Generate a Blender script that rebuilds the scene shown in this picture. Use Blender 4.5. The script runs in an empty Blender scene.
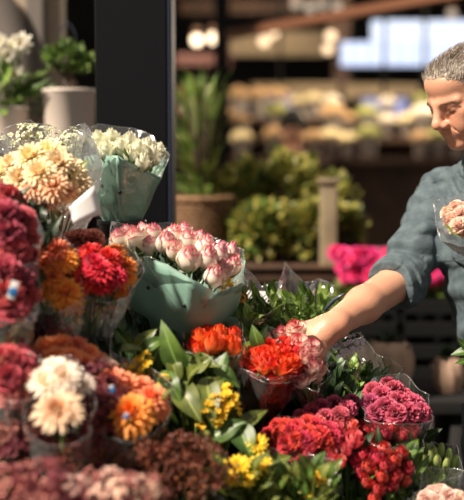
import bpy, math, random
import numpy as np
from mathutils import Vector, Matrix, Quaternion, noise

random.seed(7)
rng = np.random.default_rng(7)
S = bpy.context.scene
COL = S.collection
R = math.radians
PI = math.pi

# ------------------------------------------------------------ camera, sky, sun, exposure
FPX = 1100.0
PITCH = R(5.2)
CAMZ = 1.5
cd = bpy.data.cameras.new('camera')
cam = bpy.data.objects.new('camera', cd)
COL.objects.link(cam)
cam.location = (0, 0, CAMZ)
cam.rotation_euler = (PI/2 - PITCH, 0, 0)
cd.sensor_fit = 'VERTICAL'
cd.sensor_height = 24.0
cd.lens = 24.0*FPX/500.0
cd.clip_start = 0.05
cd.dof.use_dof = True
cd.dof.focus_distance = 2.32
cd.dof.aperture_fstop = 1.35
S.camera = cam

W = bpy.data.worlds.new('world')
S.world = W
W.use_nodes = True
W.node_tree.nodes['Background'].inputs[0].default_value = (1.0, 0.93, 0.86, 1)
W.node_tree.nodes['Background'].inputs[1].default_value = 0.30

sd = bpy.data.lights.new('sun', 'SUN')
sd.energy = 9.0
sd.angle = R(2.5)
sd.color = (1.0, 0.87, 0.72)
sun = bpy.data.objects.new('sun', sd)
COL.objects.link(sun)
SUN_FROM = Vector((-0.67, -0.42, 0.84)).normalized()
sun.rotation_euler = SUN_FROM.to_track_quat('Z', 'Y').to_euler()

S.view_settings.view_transform = 'Standard'
S.view_settings.look = 'None'
S.view_settings.gamma = 1
S.view_settings.use_curve_mapping = False
S.view_settings.exposure = 0.0
S.cycles.max_bounces = 8
S.cycles.transparent_max_bounces = 24
S.cycles.sample_clamp_indirect = 6
S.cycles.use_denoising = True


def P(px, py, Y):
    """the point at distance Y (world y) seen at a pixel of the 464x500 frame"""
    dx = (px-232)/FPX
    dy = (250-py)/FPX
    ca, sa = math.cos(PITCH), math.sin(PITCH)
    d = Vector((dx, ca+dy*sa, -sa+dy*ca))
    return Vector((0, 0, CAMZ)) + d*(Y/d.y)


# ------------------------------------------------------------ materials
def srgb(r, g, b):
    def f(c):
        c /= 255.0
        return c/12.92 if c <= 0.04045 else ((c+0.055)/1.055)**2.4
    return (f(r), f(g), f(b), 1)


MATS = {}


def new_mat(name):
    m = bpy.data.materials.new(name)
    m.use_nodes = True
    MATS[name] = m
    nt = m.node_tree
    return m, nt, nt.nodes['Principled BSDF']


def plain(name, col, rough=.6, col2=None, scale=8, metallic=0, bump=0, bscale=60, spec=.5, sss=0, coat=0, detail=3):
    if name in MATS:
        return MATS[name]
    m, nt, b = new_mat(name)
    b.inputs['Base Color'].default_value = col
    b.inputs['Roughness'].default_value = rough
    b.inputs['Metallic'].default_value = metallic
    b.inputs['Specular IOR Level'].default_value = spec
    b.inputs['Coat Weight'].default_value = coat
    if sss:
        b.inputs['Subsurface Weight'].default_value = sss
        b.inputs['Subsurface Radius'].default_value = (.012, .005, .003)
        b.inputs['Subsurface Scale'].default_value = 1.0
    tc = nt.nodes.new('ShaderNodeTexCoord')
    if col2:
        n = nt.nodes.new('ShaderNodeTexNoise')
        n.inputs['Scale'].default_value = scale
        n.inputs['Detail'].default_value = detail
        nt.links.new(tc.outputs['Object'], n.inputs['Vector'])
        cr = nt.nodes.new('ShaderNodeValToRGB')
        cr.color_ramp.elements[0].position = .35
        cr.color_ramp.elements[0].color = col
        cr.color_ramp.elements[1].position = .65
        cr.color_ramp.elements[1].color = col2
        nt.links.new(n.outputs['Fac'], cr.inputs[0])
        nt.links.new(cr.outputs[0], b.inputs['Base Color'])
    if bump:
        n2 = nt.nodes.new('ShaderNodeTexNoise')
        n2.inputs['Scale'].default_value = bscale
        n2.inputs['Detail'].default_value = 4
        nt.links.new(tc.outputs['Object'], n2.inputs['Vector'])
        bp = nt.nodes.new('ShaderNodeBump')
        bp.inputs['Strength'].default_value = bump
        bp.inputs['Distance'].default_value = .01
        nt.links.new(n2.outputs['Fac'], bp.inputs['Height'])
        nt.links.new(bp.outputs[0], b.inputs['Normal'])
    return m


def petal_mat(name, base, tip, mid=.6, width=.35, rough=.55, trans=.3, jitter=.12, vary=None, NOISEW=.3):
    """petal: colour runs from base to tip along the petal (uv v), a little random per flower"""
    m, nt, b = new_mat(name)
    uv = nt.nodes.new('ShaderNodeUVMap')
    sep = nt.nodes.new('ShaderNodeSeparateXYZ')
    nt.links.new(uv.outputs[0], sep.inputs[0])
    tc = nt.nodes.new('ShaderNodeTexCoord')
    n = nt.nodes.new('ShaderNodeTexNoise')
    n.inputs['Scale'].default_value = 4.0
    n.inputs['Detail'].default_value = 3
    nt.links.new(tc.outputs['Object'], n.inputs['Vector'])
    ma = nt.nodes.new('ShaderNodeMath')
    ma.operation = 'MULTIPLY_ADD'
    nt.links.new(n.outputs['Fac'], ma.inputs[0])
    ma.inputs[1].default_value = NOISEW
    nt.links.new(sep.outputs[1], ma.inputs[2])
    ms = nt.nodes.new('ShaderNodeMath')
    ms.operation = 'SUBTRACT'
    nt.links.new(ma.outputs[0], ms.inputs[0])
    ms.inputs[1].default_value = NOISEW/2
    cr = nt.nodes.new('ShaderNodeValToRGB')
    e = cr.color_ramp.elements
    e[0].position = max(0, mid-width/2)
    e[0].color = base
    e[1].position = min(1, mid+width/2)
    e[1].color = tip
    nt.links.new(ms.outputs[0], cr.inputs[0])
    oi = nt.nodes.new('ShaderNodeObjectInfo')
    hs = nt.nodes.new('ShaderNodeHueSaturation')
    mr = nt.nodes.new('ShaderNodeMapRange')
    mr.inputs['To Min'].default_value = 1-jitter
    mr.inputs['To Max'].default_value = 1+jitter
    nt.links.new(oi.outputs['Random'], mr.inputs[0])
    nt.links.new(mr.outputs[0], hs.inputs['Value'])
    mh = nt.nodes.new('ShaderNodeMapRange')
    mh.inputs['To Min'].default_value = .5-(vary or .012)
    mh.inputs['To Max'].default_value = .5+(vary or .012)
    nt.links.new(oi.outputs['Random'], mh.inputs[0])
    nt.links.new(mh.outputs[0], hs.inputs['Hue'])
    nt.links.new(cr.outputs[0], hs.inputs['Color'])
    nt.links.new(hs.outputs[0], b.inputs['Base Color'])
    b.inputs['Roughness'].default_value = rough
    b.inputs['Sheen Weight'].default_value = .15
    tr = nt.nodes.new('ShaderNodeBsdfTranslucent')
    nt.links.new(hs.outputs[0], tr.inputs[0])
    mx = nt.nodes.new('ShaderNodeMixShader')
    mx.inputs[0].default_value = trans
    nt.links.new(b.outputs[0], mx.inputs[1])
    nt.links.new(tr.outputs[0], mx.inputs[2])
    nt.links.new(mx.outputs[0], nt.nodes['Material Output'].inputs[0])
    return m


def leaf_mat(name, c1, c2, rough=.42, trans=.25):
    m, nt, b = new_mat(name)
    uv = nt.nodes.new('ShaderNodeUVMap')
    wv = nt.nodes.new('ShaderNodeTexNoise')
    tc = nt.nodes.new('ShaderNodeTexCoord')
    nt.links.new(tc.outputs['Object'], wv.inputs['Vector'])
    wv.inputs['Scale'].default_value = 25
    cr = nt.nodes.new('ShaderNodeValToRGB')
    cr.color_ramp.elements[0].position = .35
    cr.color_ramp.elements[0].color = c1
    cr.color_ramp.elements[1].position = .68
    cr.color_ramp.elements[1].color = c2
    nt.links.new(wv.outputs['Fac'], cr.inputs[0])
    # pale midrib
    sep = nt.nodes.new('ShaderNodeSeparateXYZ')
    nt.links.new(uv.outputs[0], sep.inputs[0])
    s = nt.nodes.new('ShaderNodeMath'); s.operation = 'SUBTRACT'; s.inputs[1].default_value = .5
    nt.links.new(sep.outputs[0], s.inputs[0])
    ab = nt.nodes.new('ShaderNodeMath'); ab.operation = 'ABSOLUTE'
    nt.links.new(s.outputs[0], ab.inputs[0])
    lt = nt.nodes.new('ShaderNodeMath'); lt.operation = 'LESS_THAN'; lt.inputs[1].default_value = .035
    nt.links.new(ab.outputs[0], lt.inputs[0])
    mc = nt.nodes.new('ShaderNodeMix'); mc.data_type = 'RGBA'
    nt.links.new(lt.outputs[0], mc.inputs[0])
    nt.links.new(cr.outputs[0], mc.inputs[6])
    mc.inputs[7].default_value = tuple(min(1, x*1.6+.03) for x in c2[:3])+(1,)
    nt.links.new(mc.outputs[2], b.inputs['Base Color'])
    b.inputs['Roughness'].default_value = rough
    tr = nt.nodes.new('ShaderNodeBsdfTranslucent')
    nt.links.new(mc.outputs[2], tr.inputs[0])
    mx = nt.nodes.new('ShaderNodeMixShader')
    mx.inputs[0].default_value = trans
    nt.links.new(b.outputs[0], mx.inputs[1])
    nt.links.new(tr.outputs[0], mx.inputs[2])
    nt.links.new(mx.outputs[0], nt.nodes['Material Output'].inputs[0])
    return m


def film_mat(name, tint=(1, 1, 1, 1), refl=.07, rough=.07, haze=.03, hazecol=(.8, .8, .8, 1)):
    m = bpy.data.materials.new(name)
    m.use_nodes = True
    MATS[name] = m
    nt = m.node_tree
    nt.nodes.clear()
    out = nt.nodes.new('ShaderNodeOutputMaterial')
    t = nt.nodes.new('ShaderNodeBsdfTransparent')
    t.inputs[0].default_value = tint
    g = nt.nodes.new('ShaderNodeBsdfGlossy')
    g.inputs['Roughness'].default_value = rough
    g.inputs[0].default_value = (1, 1, 1, 1)
    d = nt.nodes.new('ShaderNodeBsdfDiffuse')
    d.inputs[0].default_value = hazecol
    tc = nt.nodes.new('ShaderNodeTexCoord')
    n = nt.nodes.new('ShaderNodeTexNoise')
    n.inputs['Scale'].default_value = 22
    n.inputs['Detail'].default_value = 3
    n.inputs['Distortion'].default_value = 1.2
    nt.links.new(tc.outputs['Object'], n.inputs['Vector'])
    bp = nt.nodes.new('ShaderNodeBump')
    bp.inputs['Strength'].default_value = .8
    bp.inputs['Distance'].default_value = .012
    nt.links.new(n.outputs['Fac'], bp.inputs['Height'])
    nt.links.new(bp.outputs[0], g.inputs['Normal'])
    lw = nt.nodes.new('ShaderNodeFresnel')
    lw.inputs[0].default_value = 1.45
    nt.links.new(bp.outputs[0], lw.inputs['Normal'])
    ad = nt.nodes.new('ShaderNodeMath'); ad.operation = 'MULTIPLY_ADD'; ad.use_clamp = True
    nt.links.new(lw.outputs[0], ad.inputs[0]); ad.inputs[1].default_value = .7; ad.inputs[2].default_value = refl
    m1 = nt.nodes.new('ShaderNodeMixShader'); m1.inputs[0].default_value = haze
    nt.links.new(t.outputs[0], m1.inputs[1]); nt.links.new(d.outputs[0], m1.inputs[2])
    m2 = nt.nodes.new('ShaderNodeMixShader')
    nt.links.new(ad.outputs[0], m2.inputs[0]); nt.links.new(m1.outputs[0], m2.inputs[1]); nt.links.new(g.outputs[0], m2.inputs[2])
    nt.links.new(m2.outputs[0], out.inputs[0])
    return m


def glow(name, col, strength):
    m, nt, b = new_mat(name)
    b.inputs['Base Color'].default_value = (0, 0, 0, 1)
    b.inputs['Emission Color'].default_value = col
    b.inputs['Emission Strength'].default_value = strength
    return m


# ------------------------------------------------------------ mesh helpers
class MB:
    def __init__(self):
        self.v = []; self.f = []; self.uv = []; self.mi = []

    def patch(self, fn, nu, nv, mi=0, M=None):
        o = len(self.v)
        for j in range(nv+1):
            for i in range(nu+1):
                u = i/nu*2-1
                v = j/nv
                p = Vector(fn(u, v))
                self.v.append(M @ p if M else p)
        for j in range(nv):
            for i in range(nu):
                a = o+j*(nu+1)+i
                self.f.append((a, a+1, a+nu+2, a+nu+1))
                self.uv.append(((i/nu, j/nv), ((i+1)/nu, j/nv), ((i+1)/nu, (j+1)/nv), (i/nu, (j+1)/nv)))
                self.mi.append(mi)

    def tube(self, pts, rad, n=6, mi=0, cap=True):
        pts = [Vector(p) for p in pts]
        if not isinstance(rad, (list, tuple)):
            rad = [rad]*len(pts)
        o = len(self.v)
        prev = None
        for k, p in enumerate(pts):
            d = (pts[min(k+1, len(pts)-1)]-pts[max(k-1, 0)]).normalized()
            if prev is None:
                a = d.orthogonal().normalized()
            else:
                a = (prev-d*prev.dot(d)).normalized()
            prev = a
            b = d.cross(a)
            for i in range(n):
                t = 2*PI*i/n
                self.v.append(p+(a*math.cos(t)+b*math.sin(t))*rad[k])
        for k in range(len(pts)-1):
            for i in range(n):
                q = (o+k*n+i, o+k*n+(i+1) % n, o+(k+1)*n+(i+1) % n, o+(k+1)*n+i)
                self.f.append(q)
                v0, v1 = k/(len(pts)-1), (k+1)/(len(pts)-1)
                self.uv.append(((i/n, v0), ((i+1)/n, v0), ((i+1)/n, v1), (i/n, v1)))
                self.mi.append(mi)
        if cap:
            for k, rev in ((0, True), (len(pts)-1, False)):
                idx = [o+k*n+i for i in range(n)]
                if rev:
                    idx.reverse()
                self.f.append(tuple(idx)); self.uv.append(tuple((.5, .5) for _ in idx)); self.mi.append(mi)

    def lathe(self, prof, n=24, mi=0, M=None):
        """prof: (r, z) pairs"""
        o = len(self.v)
        for r, z in prof:
            for i in range(n):
                t = 2*PI*i/n
                p = Vector((r*math.cos(t), r*math.sin(t), z))
                self.v.append(M @ p if M else p)
        for k in range(len(prof)-1):
            for i in range(n):
                self.f.append((o+k*n+i, o+k*n+(i+1) % n, o+(k+1)*n+(i+1) % n, o+(k+1)*n+i))
                self.uv.append(((i/n, k), ((i+1)/n, k), ((i+1)/n, k+1), (i/n, k+1)))
                self.mi.append(mi)

    def box(self, c, s, mi=0, bev=0.0, M=None):
        import bmesh
        bm = bmesh.new()
        bmesh.ops.create_cube(bm, size=1)
        for v in bm.verts:
            v.co = Vector((v.co.x*s[0], v.co.y*s[1], v.co.z*s[2]))
        if bev:
            bmesh.ops.bevel(bm, geom=list(bm.edges), offset=bev, segments=2, profile=.6, affect='EDGES')
        o = len(self.v)
        bm.verts.ensure_lookup_table()
        for v in bm.verts:
            p = v.co+Vector(c)
            self.v.append(M @ p if M else p)
        for f in bm.faces:
            self.f.append(tuple(o+v.index for v in f.verts))
            self.uv.append(tuple((0, 0) for _ in f.verts)); self.mi.append(mi)
        bm.free()

    def sphere(self, c, r, n=12, m=8, mi=0, sc=(1, 1, 1)):
        c = Vector(c)
        self.patch(lambda u, v: (c.x+sc[0]*r*math.cos(u*PI)*math.sin(v*PI), c.y+sc[1]*r*math.sin(u*PI)*math.sin(v*PI), c.z-sc[2]*r*math.cos(v*PI)), n, m, mi)

    def mesh(self, name, mats, smooth=True):
        me = bpy.data.meshes.new(name)
        me.from_pydata([tuple(v) for v in self.v], [], self.f)
        uvl = me.uv_layers.new(name='UVMap')
        flat = [c for f in self.uv for p in f for c in p]
        uvl.data.foreach_set('uv', flat)
        for m in (mats if isinstance(mats, (list, tuple)) else [mats]):
            me.materials.append(m)
        me.polygons.foreach_set('material_index', self.mi)
        me.polygons.foreach_set('use_smooth', [smooth]*len(self.f))
        me.update()
        return me


def ob(name, data, parent=None, loc=(0, 0, 0), quat=None, scale=None):
    o = bpy.data.objects.new(name, data)
    COL.objects.link(o)
    o.location = loc
    if quat is not None:
        o.rotation_mode = 'QUATERNION'
        o.rotation_quaternion = quat
    if scale is not None:
        o.scale = (scale,)*3 if isinstance(scale, (int, float)) else scale
    if parent is not None:
        o.parent = parent
    return o


def tag(o, label, cat, group=None, kind=None):
    o['label'] = label
    o['category'] = cat
    if group: o['group'] = group
    if kind: o['kind'] = kind
    return o


def thing(name, label, cat, loc=(0, 0, 0), group=None):
    o = bpy.data.objects.new(name, None)
    COL.objects.link(o)
    o.location = loc
    o.empty_display_size = .05
    return tag(o, label, cat, group)


def struct(name, mb, mat, smooth=False, bevel=None):
    o = ob(name, mb.mesh(name, mat, smooth))
    o['kind'] = 'structure'
    return o


def build(name, mb, mat, parent=None, smooth=True, loc=(0, 0, 0)):
    return ob(name, mb.mesh(name, mat, smooth), parent, loc)


def copy_tree(o, parent=None):
    c = o.copy()
    COL.objects.link(c)
    c.parent = parent
    for ch in list(o.children):
        copy_tree(ch, c)
    return c


def aim(d, spin=0.0):
    q = Vector(d).normalized().to_track_quat('Z', 'Y')
    return q @ Quaternion((0, 0, 1), spin)


# ------------------------------------------------------------ colours used
G_STEM = plain('stem_green', srgb(95, 120, 55), .5)
G_CALYX = plain('calyx_green', srgb(88, 112, 50), .5)
LEAF_MID = leaf_mat('leaf_mid_green', srgb(48, 76, 30), srgb(98, 126, 52))
LEAF_OLIVE = leaf_mat('leaf_olive_green', srgb(70, 84, 30), srgb(122, 130, 60))
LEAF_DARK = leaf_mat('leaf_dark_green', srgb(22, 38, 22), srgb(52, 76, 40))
LEAF_BRIGHT = leaf_mat('leaf_bright_green', srgb(100, 138, 55), srgb(150, 172, 90))
LEAF_GREY = leaf_mat('leaf_grey_green', srgb(70, 98, 70), srgb(118, 144, 105))
FILM = film_mat('clear_cellophane')
FILM_HAZY = film_mat('hazy_cellophane', refl=.09, rough=.1, haze=.05)
FILM_GLINT = film_mat('cellophane_glint', refl=.22, rough=.2, haze=.2)  # whitish film for thin tubes that imitate bright lit cellophane edges
FILM_RED = film_mat('dark_red_cellophane', tint=(.5, .12, .08, 1), refl=.06, haze=.15, hazecol=srgb(110, 40, 30))
BLACK = plain('black_plastic', srgb(20, 19, 20), .45)
PAPER_GREEN = plain('sage_green_paper', srgb(118, 156, 140), .6, srgb(128, 166, 150), 12, bump=.25, bscale=18)
CARD = plain('white_card', srgb(228, 224, 222), .6)


# ------------------------------------------------------------ flowers (unit size, opening towards +Z)
def rose_mesh(name, mat, openness=.3, n=13, seed=0):
    rd = random.Random(seed)
    mb = MB()
    for i in range(n):
        t = i/(n-1)
        a0 = i*2.399+rd.uniform(-.2, .2)
        rb = .07+.33*t**.85*(1+.25*openness)
        hw = 1.25-.25*t
        h = .98-.16*t*(1+openness)+rd.uniform(-.03, .03)
        curl = (.10+.55*openness)*t**1.5
        ph = rd.uniform(0, 6)

        def fn(u, v, rb=rb, hw=hw, h=h, curl=curl, a0=a0, ph=ph, t=t):
            prof = .30+.74*math.sin(PI*(.06+.58*v))
            taper = 1-.55*max(0, v-.62)/.38*max(0, 1-1.6*openness)
            r = rb*prof*taper+.02*u+curl*max(0, v-.68)**1.6*2.2
            a = a0+u*hw*(.55+.45*math.sin(PI*min(1, .15+v*.75)))
            z = h*v*(1-.10*u*u*v)+.012*math.sin(5*u+ph)*v-curl*.5*max(0, v-.82)*2.2
            return (r*math.cos(a), r*math.sin(a), z)
        mb.patch(fn, 7, 7, 0)
    for i in range(5):
        a0 = i*2*PI/5

        def fs(u, v, a0=a0):
            r = .13+.25*math.sin(v*1.7)+.05*v
            a = a0+u*.42*(1-v)**.8
            return (r*math.cos(a), r*math.sin(a), -.03+.42*v)
        mb.patch(fs, 2, 4, 1)
    mb.lathe([(.03, -.14), (.09, -.10), (.14, -.02), (.16, .05)], 8, 1)
    return mb.mesh(name, [mat, G_CALYX])


def carnation_mesh(name, mat, seed=0, n=46):
    rd = random.Random(seed)
    mb = MB()
    for i in range(n):
        t = i/(n-1)
        el = R(84)-R(88)*t**.8
        a0 = i*2.399+rd.uniform(-.2, .2)
        L = .42+.12*rd.random()
        k = rd.uniform(5, 9); ph = rd.uniform(0, 6)

        def fn(u, v, el=el, a0=a0, L=L, k=k, ph=ph, t=t):
            w = (.05+.27*v**1.2)
            e = el+.35*(1-v)*(1-t)
            rad = .04+L*v*(1-.10*u*u)
            ruf = .045*math.sin(k*u+ph)*v*v+.02*math.sin(17*u+ph)*v**3
            x = rad*math.cos(e)-ruf*math.sin(e)
            z = rad*math.sin(e)+ruf*math.cos(e)-.0
            y = w*u
            return (x*math.cos(a0)-y*math.sin(a0), x*math.sin(a0)+y*math.cos(a0), z+.2)
        mb.patch(fn, 7, 3, 0)
    mb.lathe([(.03, -.25), (.10, -.2), (.13, .0), (.20, .2)], 8, 1)
    return mb.mesh(name, [mat, G_CALYX])


def mum_mesh(name, mat, centre, seed=0, rows=7, per=15, low=-12, wide=.065, disk=.1, top=78):
    """many narrow petals in rows: chrysanthemum, gerbera, daisy"""
    rd = random.Random(seed)
    mb = MB()
    for rI in range(rows):
        t = rI/max(1, rows-1)
        el = R(top)+(R(low)-R(top))*t**.85
        cnt = int(per*(.65+.45*t))
        for j in range(cnt):
            a0 = 2*PI*(j+.5*(rI % 2))/cnt+rd.uniform(-.08, .08)
            L = (.33+.17*t)*rd.uniform(.9, 1.08)
            e0 = el+rd.uniform(-.09, .09)
            cup = rd.uniform(.1, .3)

            def fn(u, v, e0=e0, a0=a0, L=L, cup=cup):
                w = wide*math.sin(PI*(.12+.80*v))*1.05
                e = e0+.35*(v-.4)
                x = .05+L*v*math.cos(e0)+0.0
                z = L*v*math.sin(e0)+.06*math.sin(PI*v)*math.cos(e0)+cup*w*u*u*.6
                y = w*u
                return (x*math.cos(a0)-y*math.sin(a0), x*math.sin(a0)+y*math.cos(a0), z)
            mb.patch(fn, 2, 4, 0)
    if centre:
        mb.lathe([(0.001, .06+disk*.35), (disk*.5, .05+disk*.4), (disk*.9, .03+disk*.25), (disk*1.1, .0)], 14, 1)
        for j in range(40):
            a = j*2.399; r = disk*math.sqrt(j/40)
            mb.sphere((r*math.cos(a), r*math.sin(a), .06+disk*.32*(1-(r/disk)**2)), .014, 5, 3, 1)
    mb.lathe([(.02, -.16), (.10, -.12), (.15, -.03), (.12, .02)], 8, 2)
    return mb.mesh(name, [mat, centre or mat, G_CALYX])


def spray_mesh(name, mats, n=26, spread=.5, height=.8, size=.06, seed=0, petals=5, pointed=False):
    """small-flowered spray: thin branches ending in small blossoms"""
    rd = random.Random(seed)
    mb = MB()
    for i in range(n):
        a = rd.uniform(0, 2*PI); r = spread*math.sqrt(rd.random())
        tip = Vector((r*math.cos(a), r*math.sin(a), height*(1-.4*(r/spread)**2)*rd.uniform(.75, 1.05)))
        b = Vector((0, 0, height*rd.uniform(.1, .45)))
        mid = (b+tip)*.5+Vector((rd.uniform(-.03, .03), rd.uniform(-.03, .03), -.03))
        mb.tube([b, mid, tip], [.010, .007, .005], 4, 1, False)
        q = aim((tip-b).normalized()+Vector((rd.uniform(-.5, .5), rd.uniform(-.5, .5), .6)))
        M = Matrix.Translation(tip) @ q.to_matrix().to_4x4()
        s = size*rd.uniform(.75, 1.2)
        for j in range(petals):
            a0 = j*2*PI/petals

            def fn(u, v, a0=a0, s=s):
                w = s*.5*(math.sin(PI*(.1+.75*v)) if not pointed else (1-v)*.8+.05)
                x = s*(.1+v*.95); y = w*u; z = s*(.25*math.sin(v*2.2)+.3*u*u)
                return (x*math.cos(a0)-y*math.sin(a0), x*math.sin(a0)+y*math.cos(a0), z)
            mb.patch(fn, 2, 2, 0, M)
        mb.sphere(M @ Vector((0, 0, s*.15)), s*.22, 5, 3, 2 if len(mats) > 2 else 0)
    mb.tube([(0, 0, -.1), (0, 0, height*.5)], [.014, .010], 5, 1)
    return mb.mesh(name, mats)


def add_leaf(mb, base, tip, width, normal=None, bend=.15, fold=.25, mi=0, nv=7, seed=0, wave=.04):
    """one leaf with a raised midrib, from base to tip"""
    base = Vector(base); tip = Vector(tip)
    d = tip-base
    L = d.length
    d.normalize()
    n = Vector(normal) if normal is not None else Vector((0, -.6, 1))
    n = (n-d*n.dot(d))
    if n.length < 1e-4:
        n = d.orthogonal()
    n.normalize()
    s = d.cross(n)
    ph = seed*1.7

    def fn(u, v):
        w = width*.5*(math.sin(PI*min(1, .04+v*.96)**.75))*(1.0 if v < .98 else .3)
        c = base+d*(L*v)+n*(bend*L*math.sin(PI*v)*.8)
        return c+s*(w*u)+n*(-fold*w*abs(u)+wave*width*math.sin(9*v+ph)*abs(u))*-1.0
    mb.patch(fn, 4, nv, mi)


def leafy_stem(mb, base, tip, nleaf, lw, ll, seed=0, mi_leaf=0, mi_stem=1, droop=0.1, start=.25, stem_r=.0022, curve=None):
    rd = random.Random(seed)
    base = Vector(base); tip = Vector(tip)
    L = (tip-base).length
    side = Vector((rd.uniform(-1, 1), rd.uniform(-1, 1), 0))*L*.06
    pts = [base, base.lerp(tip, .35)+side, base.lerp(tip, .7)+side*.7, tip]
    mb.tube(pts, [stem_r, stem_r*.9, stem_r*.7, stem_r*.4], 5, mi_stem, False)
    d = (tip-base).normalized()
    a = d.orthogonal().normalized(); b = d.cross(a)
    for i in range(nleaf):
        t = start+(1-start)*(i+.5)/nleaf
        p = base.lerp(tip, t)+side*(math.sin(PI*t))
        ang = i*2.399+rd.uniform(-.4, .4)
        out = a*math.cos(ang)+b*math.sin(ang)
        up = .55+.9*t*t
        dirv = (out+d*up+Vector((0, 0, -droop))).normalized()
        l = ll*rd.uniform(.75, 1.15)*(1-.25*t)
        add_leaf(mb, p, p+dirv*l, lw*rd.uniform(.8, 1.15), normal=(d-out*.3), bend=-rd.uniform(-.1, .14), mi=mi_leaf, nv=5, seed=i)


# ------------------------------------------------------------ implicit surfaces for the people
def smin(a, b, k):
    h = np.clip(.5+.5*(b-a)/k, 0, 1)
    return b*(1-h)+a*h-k*h*(1-h)


def smax(a, b, k):
    return -smin(-a, -b, k)


def sd_cone(p, a, b, ra, rb):
    a = np.array(a, float); b = np.array(b, float)
    ab = b-a
    t = np.clip(((p-a)@ab)/(ab@ab), 0, 1)
    return np.linalg.norm(p-a-t[:, None]*ab, axis=1)-(ra+(rb-ra)*t)


def sd_ell(p, c, r):
    q = (p-np.array(c, float))/np.array(r, float)
    k0 = np.linalg.norm(q, axis=1)
    k1 = np.linalg.norm(q/np.array(r, float), axis=1)
    return k0*(k0-1)/np.maximum(k1, 1e-6)


def sd_box(p, c, h, rr):
    q = np.abs(p-np.array(c, float))-(np.array(h, float)-rr)
    return np.linalg.norm(np.maximum(q, 0), axis=1)+np.minimum(np.max(q, axis=1), 0)-rr


def frame_pts(p, o, ax):
    """into a local frame with rows ax = (x, y, z)"""
    return (p-np.array(o, float))@np.array(ax, float).T


def surf(f, lo, hi, h, B=5):
    """surface nets of f<0 inside the box lo..hi"""
    lo = np.array(lo, float); hi = np.array(hi, float)
    n = (np.ceil((hi-lo)/h/B).astype(int))*B+1
    nc = (n-1)//B+1
    gx = [lo[i]+np.arange(nc[i])*h*B for i in range(3)]
    C = np.stack(np.meshgrid(*gx, indexing='ij'), -1).reshape(-1, 3)
    dc = f(C).reshape(nc)
    D = np.empty(n, np.float32)
    idx = [np.minimum((np.arange(n[i])+B//2)//B, nc[i]-1) for i in range(3)]
    near = dc[np.ix_(*idx)]
    D[:] = near
    m = np.abs(near) < h*B*1.6
    ii = np.argwhere(m)
    pts = lo+ii*h
    out = np.empty(len(pts))
    for s in range(0, len(pts), 400000):
        out[s:s+400000] = f(pts[s:s+400000])
    D[m] = out
    neg = D < 0
    corners = [(a, b, c) for a in (0, 1) for b in (0, 1) for c in (0, 1)]
    nn = n-1
    cnt = np.zeros(nn, int)
    for a, b, c in corners:
        cnt += neg[a:a+nn[0], b:b+nn[1], c:c+nn[2]]
    act = (cnt > 0) & (cnt < 8)
    cid = -np.ones(nn, int)
    ai = np.argwhere(act)
    cid[act] = np.arange(len(ai))
    acc = np.zeros((len(ai), 3)); k = np.zeros(len(ai))
    for c0 in corners:
        for ax in range(3):
            if c0[ax] == 1:
                continue
            c1 = list(c0); c1[ax] = 1
            d0 = D[ai[:, 0]+c0[0], ai[:, 1]+c0[1], ai[:, 2]+c0[2]]
            d1 = D[ai[:, 0]+c1[0], ai[:, 1]+c1[1], ai[:, 2]+c1[2]]
            x = (d0 < 0) != (d1 < 0)
            t = np.where(x, d0/np.where(d0-d1 == 0, 1, d0-d1), 0)
            p = np.array(c0, float)[None]+np.zeros((len(ai), 3))
            p[:, ax] += t
            acc += p*x[:, None]; k += x
    V = lo+(ai+acc/np.maximum(k, 1)[:, None])*h
    F = []
    for ax in range(3):
        o1, o2 = [(1, 2), (2, 0), (0, 1)][ax]
        sl0 = [slice(None)]*3; sl1 = [slice(None)]*3
        sl0[ax] = slice(0, n[ax]-1); sl1[ax] = slice(1, n[ax])
        a = neg[tuple(sl0)]; b = neg[tuple(sl1)]
        e = np.argwhere(a != b)
        e = e[(e[:, o1] > 0) & (e[:, o2] > 0) & (e[:, o1] < nn[o1]) & (e[:, o2] < nn[o2])]
        def cell(d1, d2):
            q = e.copy(); q[:, o1] -= d1; q[:, o2] -= d2
            return cid[q[:, 0], q[:, 1], q[:, 2]]
        q = np.stack([cell(1, 1), cell(0, 1), cell(0, 0), cell(1, 0)], 1)
        fl = a[e[:, 0], e[:, 1], e[:, 2]]
        q[~fl] = q[~fl][:, ::-1]
        F.append(q)
    F = np.concatenate(F)
    F = F[(F >= 0).all(1)]
    for _ in range(2):
        ep = h*.2
        d = f(V)
        g = np.stack([f(V+np.eye(3)[i]*ep)-f(V-np.eye(3)[i]*ep) for i in range(3)], 1)/(2*ep)
        g2 = np.maximum((g*g).sum(1), .25)
        st = -(d/g2)[:, None]*g
        ln = np.linalg.norm(st, axis=1)
        st *= np.minimum(1, h*.6/np.maximum(ln, 1e-9))[:, None]
        V = V+st
    return V, F


def np_mesh(name, parts, mat):
    V = []; F = []; o = 0
    for v, f in parts:
        V.append(v); F.append(f+o); o += len(v)
    V = np.concatenate(V); F = np.concatenate(F)
    me = bpy.data.meshes.new(name)
    me.vertices.add(len(V)); me.vertices.foreach_set('co', V.astype(np.float32).ravel())
    me.loops.add(len(F)*4); me.loops.foreach_set('vertex_index', F.astype(np.int32).ravel())
    me.polygons.add(len(F)); me.polygons.foreach_set('loop_start', np.arange(0, len(F)*4, 4, dtype=np.int32))
    me.polygons.foreach_set('use_smooth', np.ones(len(F), bool))
    me.materials.append(mat)
    me.update(calc_edges=True)
    me.validate()
    return me


# ================================================================ THE MAN
SKIN = plain('skin', srgb(212, 160, 132), .43, srgb(206, 148, 120), 14, bump=.12, bscale=260, sss=.15)
SKIN_P = MATS['skin']
LIP = plain('lip_skin', srgb(178, 100, 88), .45)
SHIRT = plain('chambray_cloth', srgb(88, 102, 108), .85, srgb(66, 80, 87), 40, bump=.25, bscale=420)
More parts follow.
